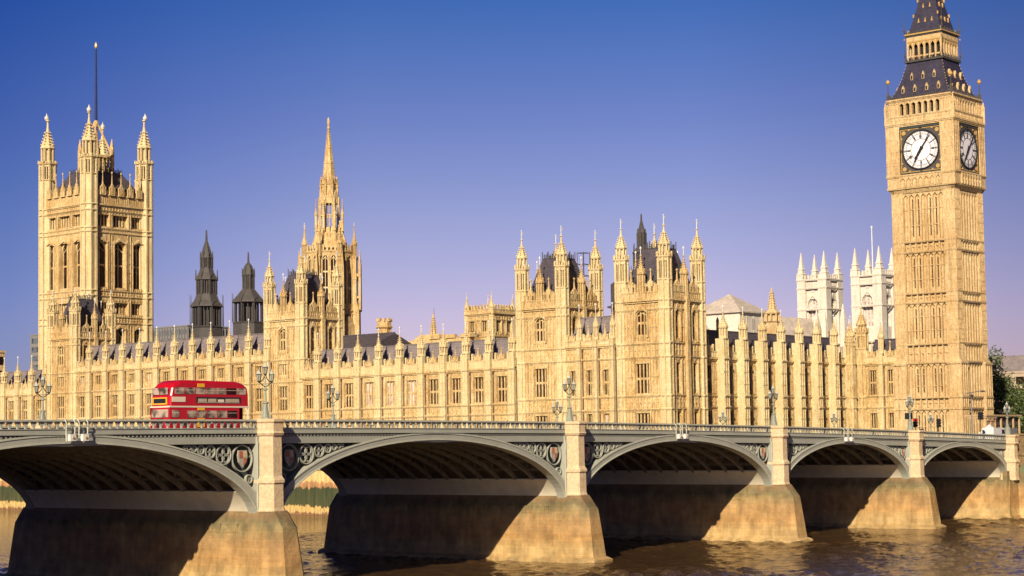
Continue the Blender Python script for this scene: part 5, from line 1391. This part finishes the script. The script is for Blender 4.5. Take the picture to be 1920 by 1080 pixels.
for i, (x, y, dz, lab) in enumerate(LS):
    o = lp if i == 0 else copy_tree(lp)
    o.location = (x, y, (H(min(x, 3))+0.04+dz)); tag(o, lab, 'street lamp', G)
b = MB(); b.box(5, 400, BW+0.35, BW+0.75, 10, 12.1); tag(obj('roadside_wall', b, GRANITE), 'low stone wall along the road beyond the bridge end', 'wall')

# ---------------------------------------------------------------- navigation lights
def nav(x, label, n_=0):
    z = H(x); root = thing('navigation_light', label, 'navigation light', (x, -0.9, z), 0, 'light brackets hung over the arch crowns')
    for q in (-0.62, 0.62):
        b = MB()
        for s in (-0.42, 0.42):
            pts = [(0.2, 0.05), (0.0, 0.02), (-0.22, -0.25), (-0.18, -1.1), (-0.22, -1.75)]
            for (y0, z0), (y1, z1) in zip(pts, pts[1:]): b.tube((q+s, y0, z0), (q+s, y1, z1), 0.055, None, 4)
        for zz in (-0.5, -1.2): b.box(q-0.42, q+0.42, -0.26, -0.18, zz-0.04, zz+0.04)
        obj('bracket', b, IRONLT, root)
        b = MB(); b.use(WHITE); b.box(q-0.28, q+0.28, -0.55, -0.15, -1.72, -1.2); b.use(GOLD); b.lathe([(0.13, 0), (0.1, 0.06)], n=10)
        b.v[-20:] = [(q+vx, -0.56-vz, -1.46+vy) for vx, vy, vz in b.v[-20:]]
        obj('lamp_box', b, None, root)
nav(-170.1, 'pair of white light boxes under the parapet left of the bus')
nav(-85.8, 'pair of white light boxes hung over the arch before the north range')
nav(-47.6, 'pair of white light boxes hung over the smaller arch near the clock tower')

# ---------------------------------------------------------------- double decker bus
def bus():
    L_, Wd, Ht = 9.3, 2.65, 4.85
    x0, y0 = -156.1, 4.5; zr = H(-151)-1.185
    root = thing('double_decker_bus', 'red double decker bus with open rear platform driving across the bridge', 'bus', (x0, y0, zr))
    def prof(ins=0.0, top=0.0): # side outline, front at x=0
        return [(0.0, 0.45), (0.0, 2.55), (0.06, 3.4), (0.22, 4.1), (0.55, 4.55-top), (1.1, 4.78-top), (2.2, 4.84-top), (8.0, 4.76-top), (8.7, 4.6-top), (9.1, 4.2), (9.27, 3.6), (9.3, 2.4), (8.05, 2.4), (8.05, 0.45)]
    b = MB(); b.use(RED)
    P = prof()
    def loft(ya, yb, sa, sb):   # roof edges rounded by scaling the outline
        f = lambda s: [(4.65+(x-4.65)*(1-s*0.02), z-(s*0.16 if z > 4.3 else 0)) for x, z in P]
        A, B = f(sa), f(sb); n = len(A)
        b.add([(x, ya, z) for x, z in A]+[(x, yb, z) for x, z in B], [(i, i+n, (i+1) % n+n, (i+1) % n) for i in range(n)])
    ys = [(0, 2.0), (0.12, 1.0), (0.4, 0.2), (Wd/2, 0), (Wd-0.4, 0.2), (Wd-0.12, 1.0), (Wd, 2.0)]
    for (ya, sa), (yb, sb) in zip(ys, ys[1:]): loft(ya, yb, sa, sb)
    f = lambda s: [(4.65+(x-4.65)*(1-s*0.02), z-(s*0.16 if z > 4.3 else 0)) for x, z in P]
    n = len(P)
    lo = lambda y: [(0, y, 0.45), (8.05, y, 0.45), (8.05, y, 2.4), (0, y, 2.4)]
    for y in (0, Wd):
        q = f(2.0); up_ = [(x, y, z) for x, z in q[1:12]]
        b.add(lo(y)+[], [(0, 1, 2, 3)]); b.add([(0.09, y, 2.4)]+up_[0:]+[], [tuple(range(12))])
    b.box(0.05, 8.05, 0.05, Wd-0.05, 0.4, 0.46)
    obj('body', b, None, root)
    b = MB(); b.box(-0.03, 9.36, -0.03, Wd+0.03, 2.36, 2.50); obj('cream_band', b, CREAM, root)
    # windows
    def win_(nm, x0_, x1_, z0_, z1_, mt=BGLASS):
        b = MB(); b.use(RED); b.box(x0_-0.05, x1_+0.05, -0.015, 0.05, z0_-0.05, z1_+0.05); b.use(mt); b.box(x0_, x1_, -0.03, 0.0, z0_, z1_)
        b.use(CREAM); b.box(x0_, x1_, -0.035, -0.02, z1_-0.22, z1_-0.19)
        return obj(nm, b, None, root)
    for k in range(7): win_('window', 0.55+k*1.2, 0.55+k*1.2+1.1, 3.55, 4.12, GLASS if k == 5 else BGLASS)
    for k in range(5): win_('window', 1.95+k*1.18, 1.95+k*1.18+1.08, 1.45, 2.08, GLASS if k == 4 else BGLASS)
    win_('cab_window', 0.25, 1.05, 1.5, 2.12, BGLASS)
    b = MB(); b.use(BLACK); b.box(3.0, 8.2, -0.035, 0.0, 2.75, 3.3); b.use(TAN)
    for a_, c_ in ((3.2, 4.2), (4.35, 5.3), (6.4, 8.0)): b.box(a_, c_, -0.05, -0.03, 2.85, 3.15)
    b.use(CREAM); b.box(5.5, 6.2, -0.05, -0.03, 2.85, 3.1); b.box(3.1, 8.1, -0.05, -0.03, 2.78, 2.81)
    obj('advertisement', b, None, root)
    for za, zb in ((4.18, 4.5), (0.62, 1.4), (2.12, 2.34)): b = MB(); b.box(3.15, 3.95, -0.04, 0.0, za, zb); obj('yellow_panel', b, YELLOW, root)
    b = MB(); b.box(0.25, 1.75, -0.04, 0, 2.85, 3.3); obj('side_panel', b, CREAM, root)
    # front end
    for q in ((0.25, 1.25, 3.5, 4.1), (1.4, Wd-0.25, 3.5, 4.1), (0.2, Wd-0.2, 1.5, 2.2)):
        b = MB(); b.use(BGLASS); b.box(-0.04, 0.02, *q); obj('front_window', b, None, root)
    b = MB(); b.use(YELLOW); b.box(-0.045, 0.02, 0.35, Wd-0.35, 2.62, 3.25); b.use(BLACK); b.box(-0.06, -0.04, 0.5, Wd-0.5, 2.75, 3.15); obj('destination_blind', b, None, root)
    b = MB(); b.use(BLACK); b.box(-0.05, 0.02, 0.9, 1.75, 0.6, 1.4); b.use(WHITE)
    obj('radiator', b, None, root)
    for y in (0.35, Wd-0.35):
        b = MB(); b.lathe([(0.13, 0), (0.15, 0.08)], n=12); b.v = [(-vz, vx, vy) for vx, vy, vz in b.v]; obj('headlight', b, WHITE, root, (-0.02, y, 0.95))
    # rear platform
    b = MB(); b.use(RED); b.box(8.05, 9.25, 0.0, Wd, 0.35, 0.47); b.box(8.05, 9.25, Wd-0.06, Wd, 0.47, 2.36); b.box(9.2, 9.27, 0.9, Wd, 0.47, 2.36)
    b.use(BLACK); b.box(8.5, 9.1, 1.2, 1.9, 0.47, 1.6)
    obj('rear_platform', b, None, root)
    b = MB(); b.tube((9.15, 0.08, 0.45), (9.15, 0.08, 2.4), 0.03); obj('grab_pole', b, WHITE, root)
    for x in (1.6, 6.7):
        for y in (-0.02, Wd-0.28):
            b = MB(); b.use(RUBBER); b.lathe([(0.50, 0), (0.52, 0.1), (0.52, 0.2), (0.50, 0.3)], n=20); b.use(RED); b.lathe([(0.25, -0.01), (0.25, 0.31)], n=12)
            b.v = [(vx, vz, vy) for vx, vy, vz in b.v]; obj('wheel', b, None, root, (x, y, 0.52))
    b = MB()
    for k in range(2): b.box(4.4, 5.4, -0.02, 0.0, 0.95+k*0.16, 1.02+k*0.16)
    obj('lettering_strip', b, CREAM, root)
bus()

# ---------------------------------------------------------------- street furniture at the bridge end
def signal(x, y, label, red_on=False, twin=False, h=3.6):
    z = max(H(min(x, 3))-1.02, 11.2); root = thing('traffic_light', label, 'traffic light', (x, y, z), 0, 'traffic lights near the clock tower')
    b = MB(); b.tube((0, 0, 0), (0, 0, h), 0.07, None, 8); obj('pole', b, BLACK, root)
    for q in ((-0.28, 0.28) if twin else (0,)):
        b = MB(); b.box(q-0.22, q+0.22, -0.18, 0.18, h-1.2, h+0.05)
        for k in range(3):
            b.tube((q, -0.18, h-0.2-k*0.38), (q, -0.38, h-0.2-k*0.38), 0.15, 0.16, 10); b.tube((q-0.22, 0, h-0.2-k*0.38), (q-0.42, 0, h-0.2-k*0.38), 0.15, 0.16, 10)
        obj('signal_head', b, BLACK, root)
        if red_on:
            m_, n_, l_, bs_ = mat('lit_red_lens'); bs_.inputs['Base Color'].default_value = (0.6, 0.01, 0.01, 1); bs_.inputs['Emission Color'].default_value = (1, 0.02, 0.02, 1); bs_.inputs['Emission Strength'].default_value = 0.8
            b = MB(); b.tube((q-0.43, 0, h-0.2), (q-0.45, 0, h-0.2), 0.17, 0.17, 10); b.tube((q, -0.39, h-0.2), (q, -0.41, h-0.2), 0.17, 0.17, 10); obj('red_lens', b, m_, root)
    return root
signal(-22.3, 2.4, 'traffic light showing red beside the lamp near the clock tower', True, h=2.9)
signal(-15.1, 2.4, 'single dark traffic light on the pavement before the clock tower foot', h=3.05)
signal(14.5, 10.0, 'double headed traffic light at the right corner of the clock tower', twin=True, h=4.8)
t = thing('sign_board', 'black square sign board on a post before the clock tower', 'sign', (-24.9, 2.0, H(-25)-1.02))
b = MB(); b.tube((0, 0, 0), (0, 0, 3.6), 0.05); obj('post', b, BLACK, t)
b = MB(); b.box(-0.42, 0.42, -0.4, -0.34, 2.75, 3.65); b.box(-0.42, -0.36, -0.4, 0.4, 2.75, 3.65); obj('board', b, BLACK, t)
t = thing('mast', 'thin mast with a horizontal camera arm at the clock tower corner', 'mast', (11.5, 10.0, 11.2))
b = MB(); b.tube((0, 0, 0), (0, 0, 8.2), 0.12, 0.08, 8); b.tube((-1.8, 0, 8.15), (4.8, 0, 8.75), 0.07, 0.06); obj('pole', b, CONC, t)
b = MB(); b.box(3.6, 4.9, -0.12, 0.12, 8.45, 8.62); b.box(-0.3, 0.4, -0.15, 0.15, 7.6, 8.0); obj('camera', b, DARKIRON, t)
t = thing('person', 'pedestrian in dark coat on the pavement by the red traffic light', 'person', (-20.6, 2.2, H(-20.6)-1.02))
b = MB()
b.lathe([(0.10, 0.0), (0.12, 0.1), (0.10, 0.45), (0.13, 0.8)], 0, -0.1, 8); b.lathe([(0.10, 0.0), (0.12, 0.1), (0.10, 0.45), (0.13, 0.8)], 0.02, 0.1, 8)
b.lathe([(0.20, 0.75), (0.22, 0.95), (0.20, 1.2), (0.25, 1.42), (0.16, 1.50), (0.065, 1.53), (0.065, 1.58), (0.10, 1.62), (0.11, 1.70), (0.09, 1.78), (0.03, 1.81)], 0, 0, 10)
for s in (-1, 1): b.tube((0, s*0.24, 1.42), (0.03, s*0.29, 1.12), 0.06, 0.05); b.tube((0.03, s*0.29, 1.12), (-0.08, s*0.27, 0.85), 0.05, 0.035)
obj('body', b, BLACK, t)
b = MB(); b.lathe([(0.07, 1.56), (0.10, 1.62), (0.11, 1.68)], 0, 0, 10); b.v = [(x*1.04-0.012, y*1.04, z) for x, y, z in b.v]; obj('face', b, SKIN, t)
def van(x, y, label, colr, stripe=None, th=0):
    z = max(H(min(x, 3))-1.185, 11.3); root = thing('van', label, 'van', (x, y, z), th, 'vans on the road beyond the bridge')
    b = MB(); b.prism([(0, 0.35), (0, 1.1), (0.7, 1.3), (1.15, 2.25), (1.4, 2.45), (5.2, 2.45), (5.3, 2.3), (5.3, 0.35)][::-1], 0, 2.0); obj('body', b, colr, root)
    b = MB(); b.prism([(0.95, 1.45), (1.30, 2.15), (2.2, 2.15), (2.2, 1.45)][::-1], -0.02, 2.02); b.add([(0.78, 0.15, 1.45), (1.14, 0.15, 2.2), (1.14, 1.85, 2.2), (0.78, 1.85, 1.45)], [(0, 1, 2, 3)]); b.v[-4:] = [(p-0.03, q, r+0.02) for p, q, r in b.v[-4:]]; obj('window', b, GLASS, root)
    if stripe: b = MB(); b.box(0.1, 5.25, -0.015, 2.015, 1.0, 1.25); obj('stripe', b, stripe, root)
    for xx in (0.95, 4.3):
        for yy in (-0.03, 1.78):
            b = MB(); b.lathe([(0.34, 0), (0.36, 0.1), (0.34, 0.25)], n=16); b.v = [(a_, c_, b_) for a_, b_, c_ in b.v]; obj('wheel', b, RUBBER, root, (xx, yy, 0.36))
    return root
van(25.5, 12.5, 'white van with an orange stripe waiting beyond the bridge end', WHITE, YELLOW, PI)
van(30.5, 13.5, 'plain silver van farther up the road beyond the bridge', CONC)
# timber site hoarding and tent
t = thing('timber_shelter', 'pale timber framed shelter with flat roof behind the white van', 'shelter', (38.6, 20.5, 11.2))
b = MB(); b.box(0, 3.6, 0.05, 0.15, 0.1, 4.0); obj('panel', b, TIMBER, t)
b = MB()
for x in (0, 1.8, 3.6, 6.0, 8.5, 11.0, 13.5): b.box(x-0.12, x+0.12, -0.1, 0.2, 0, 4.4)
for z in (0.4, 2.0, 4.0): b.box(0, 3.6, -0.08, 0.12, z-0.1, z+0.1)
b.box(-0.4, 14, -0.3, 4, 4.75, 5.05); b.box(-0.3, 3.9, -0.2, 3.5, 4.4, 4.75); obj('frame', b, TIMBER, t)
b = MB(); b.box(3.9, 13.8, 0.4, 0.5, 3.2, 4.6); obj('banner', b, DARKIRON, t)
t = thing('tent', 'small pale pointed tent between the shelter and the white van', 'tent', (33.5, 17.5, 11.2))
b = MB(); b.sq([(1.5, 0), (1.5, 1.7), (0.05, 3.3)]); obj('canopy', b, WHITE, t)

# ---------------------------------------------------------------- trees
def tree(x, y, z0, h, r, n, label, seed, zc=0.55, group='trees beyond the clock tower'):
    rnd = random.Random(seed); root = thing('tree', label, 'tree', (x, y, z0), 0, group)
    b = MB(); b.tube((0, 0, 0), (0.2, 0.1, h*0.35), r*0.09, r*0.06, 8); limbs = []
    for k in range(13):
        a = rnd.uniform(0, 2*PI); e = (r*0.6*math.cos(a), r*0.6*math.sin(a), h*rnd.uniform(0.25, 0.88)); b.tube((0.2, 0.1, h*0.22), e, r*0.045, r*0.012, 6); limbs.append(e)
    obj('trunk', b, BARK, root)
    cl = [(*[q*rnd.uniform(0.5, 1.25) for q in e[:2]], e[2]*rnd.uniform(0.8, 1.05), r*rnd.uniform(0.28, 0.5)) for e in limbs for _ in (0, 1, 2)]
    cl += [(rnd.uniform(-.3, .3)*r, rnd.uniform(-.3, .3)*r, h*0.92, r*0.32)]
    b = MB()
    for i in range(n):
        cx, cy, cz, cr = rnd.choice(cl); v = Vector((rnd.gauss(0, 1), rnd.gauss(0, 1), rnd.gauss(0, 1))).normalized()*cr*(0.55+0.5*rnd.random())
        p = Vector((cx, cy, cz))+v; s = rnd.uniform(0.18, 0.42)
        u = Vector((rnd.gauss(0, 1), rnd.gauss(0, 1), rnd.gauss(0, 1))).normalized(); w_ = u.cross(v).normalized()
        b.add([tuple(p-u*s), tuple(p+w_*s*0.6), tuple(p+u*s), tuple(p-w_*s*0.6)], [(0, 1, 2, 3)])
    obj('crown', b, LEAF, root)
tree(159, 78, 10, 24, 8.5, 9000, 'tall dark green tree rising beside the clock tower edge', 3)
tree(164, 69, 10, 15.5, 9.0, 10000, 'broad green tree behind the abutment lamp', 5)
tree(168, 58, 9, 13.5, 8.0, 8000, 'rounder green tree cut by the right picture edge', 8)
tree(178, 76, 9, 17, 8.0, 6000, 'lighter green tree set back before the tan building', 11)
